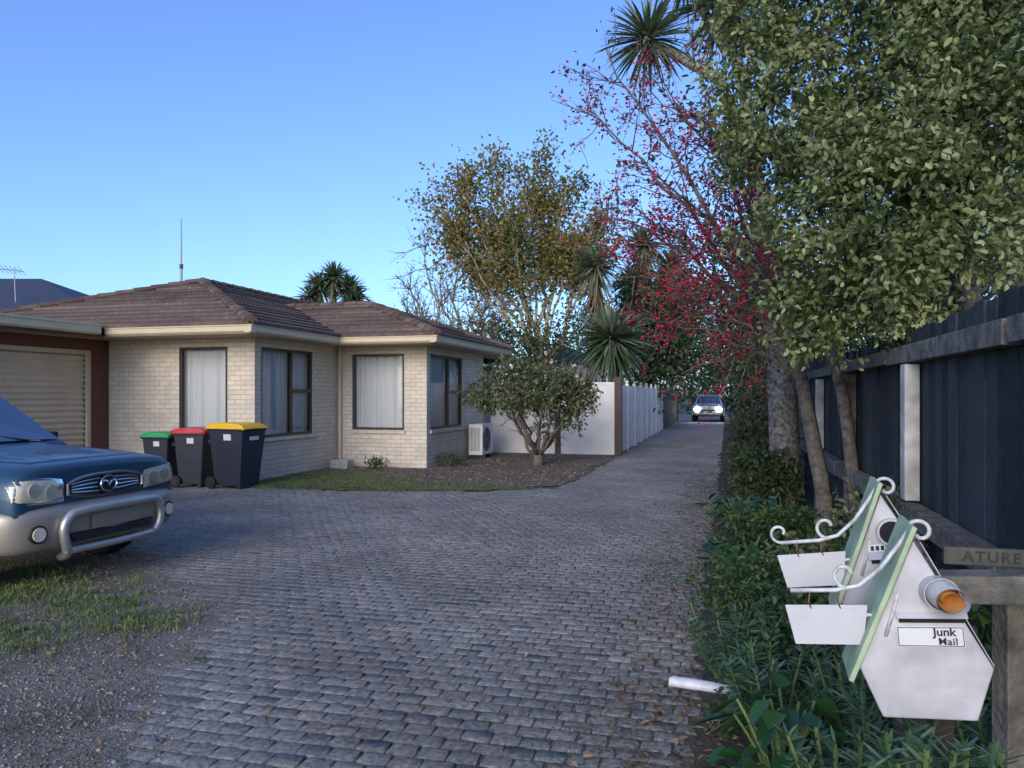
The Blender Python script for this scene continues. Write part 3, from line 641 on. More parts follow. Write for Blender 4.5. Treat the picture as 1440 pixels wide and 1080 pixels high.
def bar(mb,a,b,w,h):
    a=Vector(a);b=Vector(b);d=(b-a).normalized();sd=d.cross(Vector((0,0,1))).normalized()
    if sd.length<.1: sd=Vector((1,0,0))
    u=sd.cross(d); vs=[p+sd*x*w/2+u*y*h/2 for p in (a,b) for x,y in ((-1,-1),(1,-1),(1,1),(-1,1))]
    mb.add(vs,[(0,3,2,1),(4,5,6,7),(0,1,5,4),(1,2,6,5),(2,3,7,6),(3,0,4,7)])
m=MB(); bar(m,A+Vector((-.06,.01,0)),Bp,.09,.07); m.build('rail',WEATH,ms,bevel=.004)
m=MB(); p=at(1440,0,1.98); m.box((p.x-.035,1.99,0),(p.x+.035,2.06,1.035)); m.build('post',WEATH,ms,bevel=.004)
m=MB(); p=at(1312,0,1.85); m.box((p.x-.025,1.80,0),(p.x+.025,1.85,.815)); m.build('post',DWOOD,ms,bevel=.004)
m=MB(); p=at(1270,0,2.18); m.box((p.x-.03,2.12,0),(p.x+.03,2.18,.86)); m.build('post',DWOOD,ms,bevel=.004)
sg=local('name_plank','narrow dark weathered plank sign lettered ATURE beside the mailbox','sign',at(1386,784,2.06),-TH)
m=MB(); m.box((-.10,0,-.024),(.18,.018,.024)); m.build('plank',M('sign_paint',(.085,.088,.07),(.055,.058,.046),scale=20,rough=.8),sg,bevel=.003)
text('ATURE',.040,FINK,sg,Matrix.Translation((.014,-.002,0))@Matrix.Rotation(math.pi/2,4,'X'),space=1.2,fat=.0006)
m=MB(); bar(m,(.12,.03,-.4),(.12,.03,.02),.03,.02); m.build('batten',WEATH,sg)
np_=local('wrapped_newspaper','rolled white newspaper lying on the driveway edge','newspaper',at(987,968,4.0),(0,0,-.42)); np_.location.z=.036
m=MB(); rows=[]
for i in range(73):
    a=i*.2; rr=.036-.00022*i
    rows.append([(-.16+.008*math.sin(a*1.3),rr*math.cos(a),rr*.82*math.sin(a)),(-.05,rr*math.cos(a)*1.03,rr*.86*math.sin(a)),(.06,rr*math.cos(a),rr*.8*math.sin(a)),(.16+.010*math.sin(a*.9+1),rr*.9*math.cos(a),rr*.7*math.sin(a)-.004)])
m.grid(rows); m.build('roll',POLY,np_,smooth=True)
# ---------------------------------------------------------------- cars
def loft(stations,mats,name,parent,segm=None,sub=0,smooth=True,bevel=0):
    m=MB(); n=len(stations[0][1]); rings=[]
    for x,pr in stations: rings.append([(x,p[0],p[1]) for p in pr]+[(x,-p[0],p[1]) for p in pr[::-1]])
    k=2*n; vs=[p for r in rings for p in r]; fs=[];mi=[]
    for i in range(len(rings)-1):
        for j in range(k):
            a=i*k+j;b=i*k+(j+1)%k; fs.append((a,b,b+k,a+k)); jj=j if j<n-1 else (k-2-j if j>n-1 and j<k-1 else 99); mi.append(segm[jj] if segm and jj<len(segm) else 0)
    for base,rev in ((0,0),((len(rings)-1)*k,1)):
        for j in range(n-1):
            f=(base+j,base+j+1,base+k-2-j,base+k-1-j); fs.append(f if rev else f[::-1]); mi.append(segm[j] if segm else 0)
    m.add(vs,fs); m.m=mi
    return m.build(name,mats,parent,smooth=smooth,sub=sub,bevel=bevel)
def car(root,body,lower,suv=True,sc=(1,1,1)):
    X,Y_,Z=sc
    def q(st): return [(x*X,[(p[0]*Y_,p[1]*Z) for p in pr]) for x,pr in st]
    bd=loft(q([(2.22,[(.68,.44),(.79,.54),(.79,.72),(.77,.92),(.50,.965)]),(2.20,[(.74,.40),(.86,.50),(.87,.76),(.84,.96),(.52,1.005)]),(2.06,[(.76,.38),(.90,.48),(.905,.78),(.865,.985),(.52,1.03)]),
        (1.5,[(.78,.34),(.91,.5),(.91,.84),(.87,1.015),(.50,1.06)]),(1.08,[(.78,.30),(.91,.5),(.915,.86),(.87,1.04),(.50,1.095)]),(.9,[(.78,.28),(.91,.5),(.915,.87),(.86,1.05),(.5,1.10)]),
        (-1.9,[(.78,.28),(.91,.5),(.915,.88),(.86,1.06),(.5,1.10)]),(-2.12,[(.74,.32),(.87,.5),(.87,.88),(.82,1.04),(.5,1.08)]),(-2.2,[(.65,.4),(.78,.5),(.78,.85),(.74,.98),(.45,1.02)])]),
        [body,lower],'body',root,[1,0,0,0],2)
    bpy.context.view_layer.update()
    bvh=BVHTree.FromObject(bd,bpy.context.evaluated_depsgraph_get())
    def sx(y,z):
        h=bvh.ray_cast(Vector((5,y,z)),Vector((-1,0,0)))[0]; return h.x if h else 1.85
    def sz(x,y):
        h=bvh.ray_cast(Vector((x,y,4)),Vector((0,0,-1)))[0]; return h.z if h else 1.0
    gh=[(1.02,[(.80,1.03),(.79,1.06),(.74,1.085),(.4,1.10)]),(.22,[(.83,1.03),(.80,1.18),(.65,1.58),(.4,1.615)]),(-.3,[(.83,1.03),(.80,1.18),(.655,1.63),(.4,1.67)]),(-1.6,[(.83,1.03),(.80,1.18),(.65,1.61),(.4,1.65)]),(-2.08,[(.80,1.03),(.79,1.08),(.73,1.12),(.4,1.13)])]
    loft(q(gh),[body],'cabin',root,None,0,True,.03)
    def panel(name,pts,mat,off=(.006,0,.006),par=root):
        m=MB(); m.add([((p[0]+off[0])*X,(p[1]+off[1])*Y_,(p[2]+off[2])*Z) for p in pts],[tuple(range(len(pts)))]); return m.build(name,mat,par)
    panel('windscreen',[(.97,-.70,1.105),(1.0,-.36,1.115),(1.0,.36,1.115),(.97,.70,1.105),(.30,.585,1.575),(.28,.36,1.59),(.28,-.36,1.59),(.30,-.585,1.575)],CARGLASS,(.012,0,.018))
    panel('rear_window',[(-2.02,.66,1.16),(-1.66,.58,1.58),(-1.66,-.58,1.58),(-2.02,-.66,1.16)],CARGLASS,(-.02,0,.02))
    for s in (-1,1):
        panel('side_window',[(.78,s*.80,1.17),(.18,s*.668,1.54),(-.35,s*.668,1.585),(-.42,s*.795,1.2)],CARGLASS,(0,s*.016,0))
        panel('side_window',[(-.5,s*.795,1.2),(-.44,s*.668,1.585),(-1.5,s*.668,1.57),(-1.75,s*.79,1.2)],CARGLASS,(0,s*.016,0))
        m=MB(); m.frus((.52*X,.66*X,s*.9*Y_-.07,s*.9*Y_+.11*s,1.06*Z),(.55*X,.68*X,s*.92*Y_-.06,s*.92*Y_+.09*s,1.18*Z)); m.build('mirror',BLK,root,bevel=.02)
    if suv:
        def bz(x,y,o_=.007):
            a=abs(y); f=max(0,min(1,(2.10-x)/.3)); return sz(x,y)+o_+.014*max(0,1-abs(a-.36)/.07)*f+(.012 if a<.36 else 0)*f
        rows=[]
        for i in range(25):
            t=i/24; x=lerp(1.0,2.14,t); hw=lerp(.77,.62,t**1.6); xs=[]
            for j in range(33):
                y=-hw+2*hw*j/32; xx=x-(.08*(abs(y)/hw)**3*t)
                xs.append((xx,y,bz(xx,y)-(.03 if j in (0,32) or i in (0,24) else 0)))
            rows.append(xs)
        m=MB(); m.grid(rows); m.build('bonnet',body,root,smooth=True)
        P3=lambda a,b,o_=.012:(sx(a,b)+o_,a,b)
        ZT=lambda y:.885-.06*(abs(y)/.42)**3; ZB=lambda y:.712+.04*(abs(y)/.42)**2
        m=MB(); rows=[]
        for i in range(17):
            y=-.40+.8*i/16; rows.append([P3(y,lerp(ZB(y),ZT(y),j/4),.006) for j in range(5)])
        m.grid(rows); g=m.build('grille',BLK,root)
        m=MB(); ys=[-.41+.82*i/20 for i in range(21)]
        loop=[P3(y,ZT(y)+.004,.014) for y in ys]+[P3(y,ZB(y)-.004,.014) for y in ys[::-1]]
        m.tube(loop,.013,6,closed=True)
        for k in range(4):
            f_=(k+1)/5; m.tube([P3(y,lerp(ZB(y),ZT(y),f_),.008) for y in ys[1:-1]],.0045,5)
        m.build('grille_trim',CHROME,g)
        m=MB(); ex=max(sx(0,.80)+.034,2.0)
        m.tube([(ex-.05*(.062*math.sin(t*math.pi/14)),.088*math.cos(t*math.pi/14),.80+.062*math.sin(t*math.pi/14)) for t in range(28)],.009,6,closed=True)
        em=lambda y,z:(ex-.05*(z-.80),y,z)
        m.tube([em(-.080,.812),em(-.05,.827),em(-.02,.818),em(0,.787),em(.02,.818),em(.05,.827),em(.080,.812)],.010,6)
        m.build('emblem',CHROME,g)
        m=MB(); m.tube([(ex-.02,0,.80),(ex-.012,0,.80)],.085,24); m.build('emblem_backing',BLK,g)
        path=[(1.80,.918),(1.98,.915),(2.15,.87),(2.225,.76),(2.275,.45),(2.285,0)]; path=path+[(x,-y) for x,y in path[-2::-1]]
        prof=[(-.10,.315),(-.02,.325),(.022,.37),(.038,.48),(.038,.61),(.020,.665),(-.10,.695)]
        m=MB(); rows=[]; n=len(path)
        for i,(x,y) in enumerate(path):
            a=path[max(i-1,0)];b_=path[min(i+1,n-1)]; tx,ty=b_[0]-a[0],b_[1]-a[1];l=math.hypot(tx,ty); nx,ny=-ty/l,tx/l
            if nx+ny*y<0 and nx<0: nx,ny=-nx,-ny
            rows.append([(x+nx*off,y+ny*off,z) for off,z in prof])
        m.grid(rows); m.build('bumper',lower,root,smooth=True,sub=1)
        m=MB(); m.prism([(-.46,.45),(.46,.45),(.42,.375),(-.42,.375)],lambda a,b,d:(d-.03*abs(a),a,b),2.30,2.325); m.build('air_intake',BLK,root)
        for s in (-1,1):
            def patch(o0,bul):
                rows=[]
                for i in range(17):
                    t=i/16; y=lerp(.425,.895,t); z0=lerp(.685,.715,t**2); z1=lerp(.885,.94,t**.7)-.03*max(0,(t-.85)/.15)**2
                    row=[]
                    for j in range(7):
                        u_=j/6; z=lerp(z0,z1,u_); e=min(1,4*min(t,1-t))*min(1,4*min(u_,1-u_)); x=sx(s*y,z)
                        row.append((x+o0+bul*e-(.02 if e==0 else 0),s*y,z))
                    rows.append(row)
                return rows
            m=MB(); m.grid(patch(.006,.0)); hl=m.build('headlight',LENS,root,smooth=True)
            m=MB(); m.grid(patch(.012,.020)); m.build('lens',LGLASS,hl,smooth=True)
            for yy,zz,rr in ((.56,.785,.06),(.715,.815,.055)):
                xx=sx(s*yy,zz); m=MB(); m.tube([(xx+.004,s*yy,zz),(xx+.016,s*yy,zz),(xx+.010,s*yy,zz),(xx-.005,s*yy,zz)],[rr,rr,rr*.8,rr*.2],18); m.build('reflector',REFL,hl)
            m=MB(); m.cyl((2.12,s*.70,.48),(2.270,s*.715,.48),.072,20); fl=m.build('fog_light',BLK,root); m=MB(); m.cyl((2.24,s*.713,.48),(2.278,s*.716,.48),.055,20); m.build('fog_lens',LENS,fl)
        def bx_(y):
            a=abs(y); return 2.375-.05*(a/.5)**2-.10*max(0,(a-.5)/.3)**2
        P=[(-.40,.245,-.20),(-.46,.29,-.06),(-.52,.38,-.01),(-.54,.50,0),(-.50,.585,0),(-.40,.625,0),(0,.635,0),(.40,.625,0),(.50,.585,0),(.54,.50,0),(.52,.38,-.01),(.46,.29,-.06),(.40,.245,-.20)]
        pts=[]
        for i in range(len(P)-1):
            p0=P[max(i-1,0)];p1=P[i];p2=P[i+1];p3=P[min(i+2,len(P)-1)]
            for t in [k/5 for k in range(5)]:
                f=lambda a,b,c,d:.5*((2*b)+(-a+c)*t+(2*a-5*b+4*c-d)*t*t+(-a+3*b-3*c+d)*t**3)
                y=f(p0[0],p1[0],p2[0],p3[0]); z=f(p0[1],p1[1],p2[1],p3[1]); o_=f(p0[2],p1[2],p2[2],p3[2]); pts.append((bx_(y)+.012+o_,y,z))
        m=MB(); m.tube(pts,.036,12); b1=m.build('bull_bar',BAR,root,smooth=True)
        m=MB(); m.tube([(bx_(y)-.02,y,.315) for y in [-.52+1.04*k/10 for k in range(11)]],.030,10); m.build('lower_bracket',BAR,b1,smooth=True)
        m=MB(); m.box((2.330,-.26,.455),(2.336,.26,.575)); m.build('licence_plate',SILV,root)
        for s in (-1,1):
            m=MB(); m.tube([(1.09,s*.5-.1,1.125),(1.0,s*.35,1.13),(.88,s*.1-.12,1.195)],.008,5); m.build('wiper',BLK,root)
    else:
        m=MB(); m.box((2.06*X,-.40*Y_,.68*Z),(2.235*X,.40*Y_,.76*Z)); m.build('grille',BLK,root)
        m=MB(); m.box((2.05*X,-.6*Y_,.40*Z),(2.23*X,.6*Y_,.47*Z)); m.build('bumper_intake',BLK,root)
        m=MB(); m.box((2.23*X,-.25*Y_,.49*Z),(2.242*X,.25*Y_,.56*Z)); m.build('licence_plate',STK,root)
        m=MB()
        for s in (-1,1):
            for i in range(16):
                for j in range(2):
                    x=1.0-i*.2; m.add([(x*X,s*.925*Y_,(.62+.1*j)*Z),((x-.2)*X,s*.925*Y_,(.62+.1*j)*Z),((x-.2)*X,s*.925*Y_,(.72+.1*j)*Z),(x*X,s*.925*Y_,(.72+.1*j)*Z)],[(0,1,2,3)],(i+j)%2)
        for i in range(6):
            for j in range(2):
                y=-.69+i*.23; x0=2.05-.35*j; zz=lambda x,y:sz(x*X,y*Y_)+.010
                m.add([(x0*X,y*Y_,zz(x0,y)),(x0*X,(y+.23)*Y_,zz(x0,y+.23)),((x0-.35)*X,(y+.23)*Y_,zz(x0-.35,y+.23)),((x0-.35)*X,y*Y_,zz(x0-.35,y))],[(0,1,2,3)],(i+j)%2)
        for i in range(6):
            y=-.72+i*.24; xx=max(sx(y*Y_,.6*Z),sx((y+.24)*Y_,.6*Z))+.012
            m.add([(xx,y*Y_,.565*Z),(xx,(y+.24)*Y_,.565*Z),(xx,(y+.24)*Y_,.66*Z),(xx,y*Y_,.66*Z)],[(0,1,2,3)],i%2)
        m.build('check_band',[CYEL,CBLU],root)
        for s in (-1,1):
            m=MB(); m.tube([(2.03*X,s*.60*Y_,.80*Z),(2.27*X,s*.60*Y_,.79*Z)],[.19,.15],14); m.build('headlight',LIT,root)
    for s in (-1,1):
        for x in (1.45,-1.32):
            m=MB(); m.cyl((x*X,s*.66*Y_,.345),(x*X,s*.915*Y_,.345),.345,28); t=m.build('wheel',RUB,root,bevel=.03)
            m=MB(); m.cyl((x*X,s*.90*Y_,.345),(x*X,s*.923*Y_,.345),.22,20)
            for k in range(5):
                a=k*2*math.pi/5; m.tube([(x*X,s*.925*Y_,.345),(x*X+.2*math.cos(a),s*.925*Y_,.345+.2*math.sin(a))],.022,5)
            m.build('rim',BAR,t)
            m=MB(); m.tube([(x*X+.40*math.cos(k*math.pi/12),s*.905*Y_,.345+.40*math.sin(k*math.pi/12)) for k in range(13)],.045,6); m.build('wheel_arch',lower,root)
suv=local('parked_car','blue and silver off road car with nudge bar, at left edge','car',W(-7.36,5.45,-.01),-TH)
car(suv,BLUE,SILV)
fc=local('approaching_car','small silver car with yellow blue checks and lit headlights at driveway end','car',W(-.95,47.0,0),-TH-math.pi/2)
car(fc,CARWHITE,CARWHITE,False,(.95,.98,.92))
# ---------------------------------------------------------------- trees
pt=thing('variegated_tree','huge cream and green variegated tree overhanging the navy fence','tree',(3.9,6.4,0))
m=MB(); tr=limb(m,(3.95,6.5,0),(3.7,6.3,2.6),.16,.12,6,.04)
for px,py,Y in ((1130,150,6.4),(1240,60,6.2),(1350,150,5.6),(1200,330,6),(1300,350,5.5),(1400,0,6),(1080,210,6.6),(1180,430,5.9)):
    pp=limb(m,tr[-1] if py<300 else tr[-2],at(px,py,Y),.07,.015,7,.08); twigs(m,pp,9,.5,.01,.1,.4,2)
m.build('trunk',BARKD,pt,smooth=True)
LB=[((1130,150,6.4),.78),((1235,90,6.1),.95),((1330,190,5.5),.85),((1205,260,6.0),.8),((1165,375,5.9),.48),((1250,370,5.5),.48),((1330,345,5.2),.42),((1062,195,6.6),.42),((1405,80,5.8),.95),((1190,-70,6.4),1.1),((1350,-90,6),1.1),((1170,445,5.9),.26),((1425,240,5.6),.65),((1280,290,5.4),.6),((1110,300,6.2),.45),((1122,435,6.1),.27),((1058,95,6.7),.45),((1065,20,6.8),.45),((1255,435,5.5),.19),((1305,420,5.4),.17)]
lob=[]
for (px,py,Y),r in LB:
    c=at(px,py,Y); lob.append((c,(r*.75,r*.82,r*.75)))
    for k in range(int(4+r*10)):
        d=Vector(rdir(1)[0])
        if d.y>.4: d.y*=-1
        rr=random.uniform(.14,.27)*max(.6,r); lob.append((c+d*r*.93,(rr*1.15,rr*1.15,rr*.9)))
crown('crown',lob,62000,.060,.033,L_PIT,pt,per=14,sig=.052,inner=.45,up=.55)
bt=thing('red_berry_tree','leaning tree with bare purple branches and red berries','tree',(3.05,7.5,0))
m=MB(); tips=[]
tr=limb(m,at(1158,700,7.5)*1.0,at(1128,535,7.7),.082,.066,6,.012)
limb(m,Vector((at(1160,0,7.5).x,7.5,0)),tr[0]+Vector((0,0,.03)),.10,.082,3,.01)
t2=limb(m,(3.24,7.1,.05),at(1182,540,7.2),.07,.055,6,.015)
t2b=limb(m,t2[-1],at(1165,490,7.4),.055,.048,4,.02)
fk=limb(m,tr[-1],at(1098,470,7.9),.066,.056,4,.02)[-1]
fk2=at(1128,535,7.7)
for st,(px,py,Y),r in ((fk,(852,70,8.8),.035),(fk,(810,150,9.0),.03),(fk,(930,110,8.4),.03),(fk,(835,290,8.6),.028),(fk,(905,230,8.2),.03),(fk,(1000,180,8.0),.03),(fk,(865,390,8.4),.026),(fk,(940,330,8.1),.028),(fk2,(930,460,8.3),.022),(fk2,(980,420,8.0),.025),(fk2,(1010,330,7.8),.028),(t2b[-1],(1060,300,7.3),.03),(t2b[-1],(1090,420,7.0),.02),(fk2,(1030,500,8.0),.018),(fk,(960,60,8.6),.025)):
    pp=limb(m,st,at(px,py,Y),r,.006,9,.03,(random.uniform(-.1,.1),0,.18)); twigs(m,pp,16,.7,.008,.3,.3,2,tips)
m.build('trunk',BARKD,bt,smooth=True)
nmesh('crown',*tipleaves(tips,3,.06,.07,.030,.5,.6),L_PURP,bt)
sel=[t for t in tips if random.random()<.48]
cl=np.array([list(t[0]) for t in sel]); P=np.repeat(cl,6,0)+rng.normal(size=(len(cl)*6,3))*.042
P=P[(P[:,2]<5.3)]
nmesh('berries',*octas(P,rng.uniform(.011,.022,len(P))),BERRY,bt)
def cabbage(label,base,limbs,heads,mat=MOTT,skirt=False,nb=150,bw=.05):
    t=thing('cabbage_tree',label,'tree',base); m=MB()
    for pts,ra,rb in limbs:
        k=len(pts); full=[]
        for i in range(k-1): full+=curve(pts[i],pts[i+1],4,.03)[:-1]
        full.append(Vector(pts[-1])); n=len(full); m.tube(full,[lerp(ra,rb,i/(n-1)) for i in range(n)],9)
    m.build('trunk',mat,t,smooth=True)
    for c,r in heads:
        n=nb; D=rdir(n); D[:,2]=D[:,2]*.9+.18; c=np.array(list(c)); P=c+nrm(D)*.06*r
        nmesh('leaf_head',*bladegeo(P,D,r*rng.uniform(.75,1.1,n),bw*r/.8*rng.uniform(.8,1.2,n),.22,4),L_CORD,t)
        if skirt:
            n=200; D=np.c_[rng.normal(size=(n,2))*.5,-np.ones(n)*.5]; P=c+np.c_[rng.normal(size=(n,2))*.1,-rng.random(n)*1.7]
            nmesh('dead_fronds',*bladegeo(P,D,r*.9*rng.uniform(.6,1.1,n),.06*rng.uniform(.8,1.2,n),.7,4),L_DEAD,t)
    return t
b0=Vector((3.74,10.5,0))
cabbage('tall cabbage tree with thick mottled trunk beside the fence',b0,[([b0,at(1100,540,10.5),at(1088,420,10.5),at(1065,260,10.6)],.21,.16),([at(1065,260,10.6),at(1010,110,10.8),at(935,70,11)],.10,.06),([at(1065,260,10.6),at(1040,100,10.6),at(1012,20,10.8)],.10,.06),([at(1020,70,10.7),at(965,-20,11)],.07,.06)],
   [(at(912,55,11),.72),(at(1012,8,10.8),.75),(at(965,-45,11),.75),(at(1075,-60,11),.8)],nb=210)
c=at(468,402,32); g=Vector((c.x,c.y,0))
cabbage('cabbage tree with spiky heads behind the house roof',g,[([g,c+Vector((0,0,-1.2)),c],.2,.14)],[(c+Vector((-.55,0,.0)),.85),(c+Vector((.6,.2,-.15)),.95),(c+Vector((.1,-.2,.35)),.85),(c+Vector((.9,0,-.5)),.8),(c+Vector((-.9,0,-.5)),.8)],nb=200,bw=.085)
c=at(860,478,23.2); g=Vector((c.x,c.y,0))
cabbage('short cabbage tree with one big spiky ball of leaves above the white fence',g,[([g,c],.16,.13)],[(c,1.38)],nb=560,bw=.05)
c=at(838,375,26); g=Vector((c.x,c.y,0))
cabbage('slender cabbage tree with hanging dead fronds behind the spiky ball',g,[([g,c],.15,.12)],[(c,1.0)],BARKD,skirt=True,nb=240,bw=.055)
c=at(905,345,33); g=Vector((c.x+.4,c.y,0))
cabbage('tall cabbage tree with brown dead fronds left of the driveway end',g,[([g,c+Vector((.3,0,-2)),c],.16,.12),([c+Vector((.3,0,-2)),c+Vector((1.1,0,-.9))],.12,.1)],[(c,1.2),(c+Vector((1.1,0,-.9)),1.2),(c+Vector((-.5,0,-1.6)),1.2),(c+Vector((.5,-.3,-2.6)),1.2)],BARKD,skirt=True,nb=220,bw=.06)
dt=thing('olive_tree','tall tree with thinning olive brown leaves behind the camellia','tree',(1.16,28,0))
m=MB(); tips=[]; fk=Vector((1.16,28,2.2)); limb(m,(1.16,28,0),fk,.24,.2,4,.02)
for (px,py,Y),r in (((620,300,28),.09),((643,262,27.5),.08),((698,236,28),.10),((750,226,28.3),.10),((798,248,28),.09),((842,300,28.3),.08),((650,345,27.4),.07),((828,370,27.6),.06),((720,330,27),.07),((775,300,29),.08),((690,290,28),.07),((740,280,27.5),.07),((805,310,27.5),.06),((630,330,28.4),.06)):
    pp=limb(m,fk+Vector((0,0,random.uniform(-.3,.6))),at(px,py,Y),r,.022,9,.04,(0,0,-.15)); twigs(m,pp,17,1.2,.024,.3,.45,3,tips)
m.build('trunk',BARKP,dt,smooth=True)
zc=at(0,400,28).z
cells={}
def keepc(p):
    k=(round(p.x/1.1),round(p.y/1.1),round(p.z/1.1))
    if k not in cells: cells[k]=random.random()
    return cells[k]
tips=[t for t in tips if random.random()<max(.12,min(1,(t[0].z-zc)/1.6+.5)) and keepc(t[0])<.84]
nmesh('crown',*tipleaves(tips,15,.25,.15,.095,.4,.82),L_OLIVE,dt)
nt_=thing('bare_tree','nearly leafless grey tree left of the olive tree','tree',(-2.2,31,0))
m=MB(); tips=[]
for bx0,(px,py) in ((640,(572,392)),(650,(598,345)),(660,(640,345)),(668,(690,370)),(640,(585,435)),(672,(705,420)),(655,(620,380)),(664,(668,385)),(645,(565,420))):
    pp=limb(m,at(bx0,600,31),at(px,py,31),.09,.022,9,.05); twigs(m,pp,24,1.2,.024,.3,.35,3,tips)
m.build('trunk',BARK,nt_,smooth=True)
nmesh('crown',*tipleaves(tips,1,.15,.12,.06,.4,.6),L_OLIVE,nt_)
cm=thing('camellia_shrub','spreading camellia shrub standing alone in the gravel bed','shrub',(.6,16.7,0))
m=MB(); b0=Vector((.57,16.75,0))
limb(m,b0+Vector((0,0,-.02)),b0+Vector((0,0,.3)),.13,.11,3,.02)
for k in range(13):
    a=k*2*math.pi/13+random.uniform(-.2,.2); rr=random.uniform(.5,1.25); z=random.uniform(1.3,2.1)
    pp=limb(m,b0+Vector((.05*math.cos(a),.05*math.sin(a),.25)),b0+Vector((rr*math.cos(a)-.1,rr*.9*math.sin(a),z)),.045,.01,7,.07,(0,0,-.12)); twigs(m,pp,10,.45,.010,.2,.4,2)
m.build('stems',BARKD,cm,smooth=True)
lob=[(b0+Vector((x-.12,y,z)),(r,r,r*.75)) for x,y,z,r in ((0,0,1.75,.7),(-.85,0,1.65,.55),(.75,.0,1.5,.58),(-.3,-.6,1.55,.42),(.4,-.5,1.6,.5),(-1.15,-.1,1.5,.36),(1.08,.1,1.55,.36),(.1,.5,1.7,.6),(-.45,.1,2.0,.42),(.55,.1,1.95,.42),(.9,-.1,1.05,.3),(.3,-.3,.9,.25))]
crown('crown',lob,7000,.10,.05,L_CAM,cm,per=14,sig=.07,inner=.45)
P,_=lobes_pts([(b0+Vector((.2,0,2.0)),(.7,.5,.35))],14,1,.05,.9)
for p in P: nmesh('flower',*leafgeo(np.repeat(p[None],7,0),rdir(7),.06,.06,up=.1),PINK,cm)
def ftree(label,base,h,lobes,n,L,mat=L_DARK,per=10,sig=.35,name='leafy_tree'):
    t=thing(name,label,'tree',base); m=MB(); b=Vector(base); limb(m,b,b+Vector((0,0,h*.75)),.16,.06,5,.03)
    for c,r in lobes[:6]: limb(m,b+Vector((0,0,h*.4)),Vector(c),.06,.02,5,.06)
    m.build('trunk',BARKD,t,smooth=True)
    crown('crown',[(c,(r,r,r*.95)) for c,r in lobes],n,L,L*.5,mat,t,per=per,sig=sig,inner=.3)
def blob(px,py,Y,rpx): return (at(px,py,Y),rpx*Y/F)
def ft(label,px,Y,blobs,n,L,mat=L_DARK,**k):
    g=Vector(((px-720)/F*Y,Y,0)); bl=[blob(a,b,Y+random.uniform(-.6,.6),r) for a,b,r in blobs]; ftree(label,g,max(x[0].z for x in bl),bl,n,L,mat,**k)
ft('dark bushy tree behind the white panel fence',905,31,[(885,480,45),(925,450,45),(905,420,40),(945,500,40),(890,530,40),(940,430,40),(915,480,45)],5600,.24)
ft('dark tree at the left of the driveway end',945,50,[(930,520,40),(960,480,45),(950,440,45),(975,530,35),(965,400,40)],4200,.32)
ft('dark tree straight behind the white car',1005,62,[(1000,500,45),(990,450,50),(1030,480,45),(1015,540,40),(1040,540,40),(975,560,30)],5200,.36)
ft('dark tree to the right behind the white car',1060,54,[(1050,520,50),(1075,470,50),(1060,420,55),(1090,530,45),(1040,380,45)],5200,.34)
ft('deep green tree beyond the navy fence, nearest the berry tree',1120,19,[(1110,470,60),(1150,420,70),(1170,500,60),(1100,390,60),(1130,530,45),(1190,440,70)],5200,.16)
ft('mid green tree beyond the fence under the variegated tree',1260,12,[(1230,440,70),(1290,420,80),(1340,400,80),(1250,360,80),(1400,400,70),(1180,400,70)],5200,.12,L_MID)
ft('yellowish tree beyond the fence at the right edge',1420,9.5,[(1400,300,70),(1440,200,90),(1380,120,80),(1440,370,50),(1470,60,90)],4200,.10,L_CAM)
ft('low green tree behind the garden wall',735,26,[(720,480,22),(745,470,25),(770,500,25),(800,480,28),(700,500,20),(815,450,22),(745,510,22)],2400,.15,L_DARK)
ft('low leafy tree beside the bare tree',690,33,[(670,475,20),(690,455,20),(705,475,20),(650,485,16)],1000,.2,L_OLIVE)
ft('green tree hugging the right boundary halfway along',1075,30,[(1070,490,40),(1085,450,45),(1085,530,35),(1060,520,28),(1105,490,40)],4200,.22)
def shrub(label,base,h,r,n,L,mat,Wd=None,name='leafy_shrub'):
    t=thing(name,label,'shrub',base); b=Vector(base); m=MB()
    for k in range(9):
        a=random.random()*6.28; rr=r*random.uniform(.2,.8); limb(m,b,b+Vector((rr*math.cos(a),rr*math.sin(a),h*random.uniform(.5,.9))),.014,.005,4,.08,sides=5)
    m.build('stems',BARKD,t)
    lob=[(b+Vector((r*.55*math.cos(k*1.3),r*.55*math.sin(k*1.3),h*(.35+.4*random.random()))),(r*.55,r*.55,h*.32)) for k in range(6)]+[(b+Vector((0,0,h*.7)),(r*.5,r*.5,h*.3))]
    crown('leaves',lob,n,L,Wd or L*.5,mat,t,per=8,sig=L*.8,inner=.3)
def sp(u,v): w_=W(u,v,.02); return (w_.x,w_.y,w_.z)
shrub('dense green shrub nearest behind the mailboxes',sp(.62,4.2),.74,.46,3600,.05,L_MID)
shrub('low small leaved shrub spilling on to the driveway edge',sp(.20,5.0),.54,.40,3000,.04,L_MID)
shrub('taller green shrub against the fence past the mailboxes',sp(.85,5.6),.85,.45,2600,.07,L_CAM)
shrub('dark shrub in front of the mottled trunk',sp(.40,7.2),.48,.42,2600,.06,L_MID)
shrub('dark rounded bush beside the mottled trunk',sp(.45,10.8),.8,.42,2200,.08,L_DARK)
shrub('dark hedge bush beyond the mottled trunk',sp(.65,13.2),1.1,.5,2600,.09,L_DARK)
shrub('reddish hedge bush halfway along the bed',sp(.7,16.0),1.25,.55,2600,.10,L_PURP)
shrub('tall dark hedge bush further along the bed',sp(.8,19.5),1.45,.55,2600,.11,L_DARK)
shrub('furthest dark hedge bush along the bed',sp(.9,25),1.7,.6,2600,.14,L_DARK)
shrub('leafy green shrub between mailboxes and fence',sp(.95,3.3),.75,.35,2400,.06,L_MID)
shrub('small weed clump by the house inner corner',sp(-7.0,14.6),.28,.25,300,.05,L_MID)
shrub('small weed clump under the right house window',sp(-5.75,15.6),.30,.3,400,.05,L_MID)
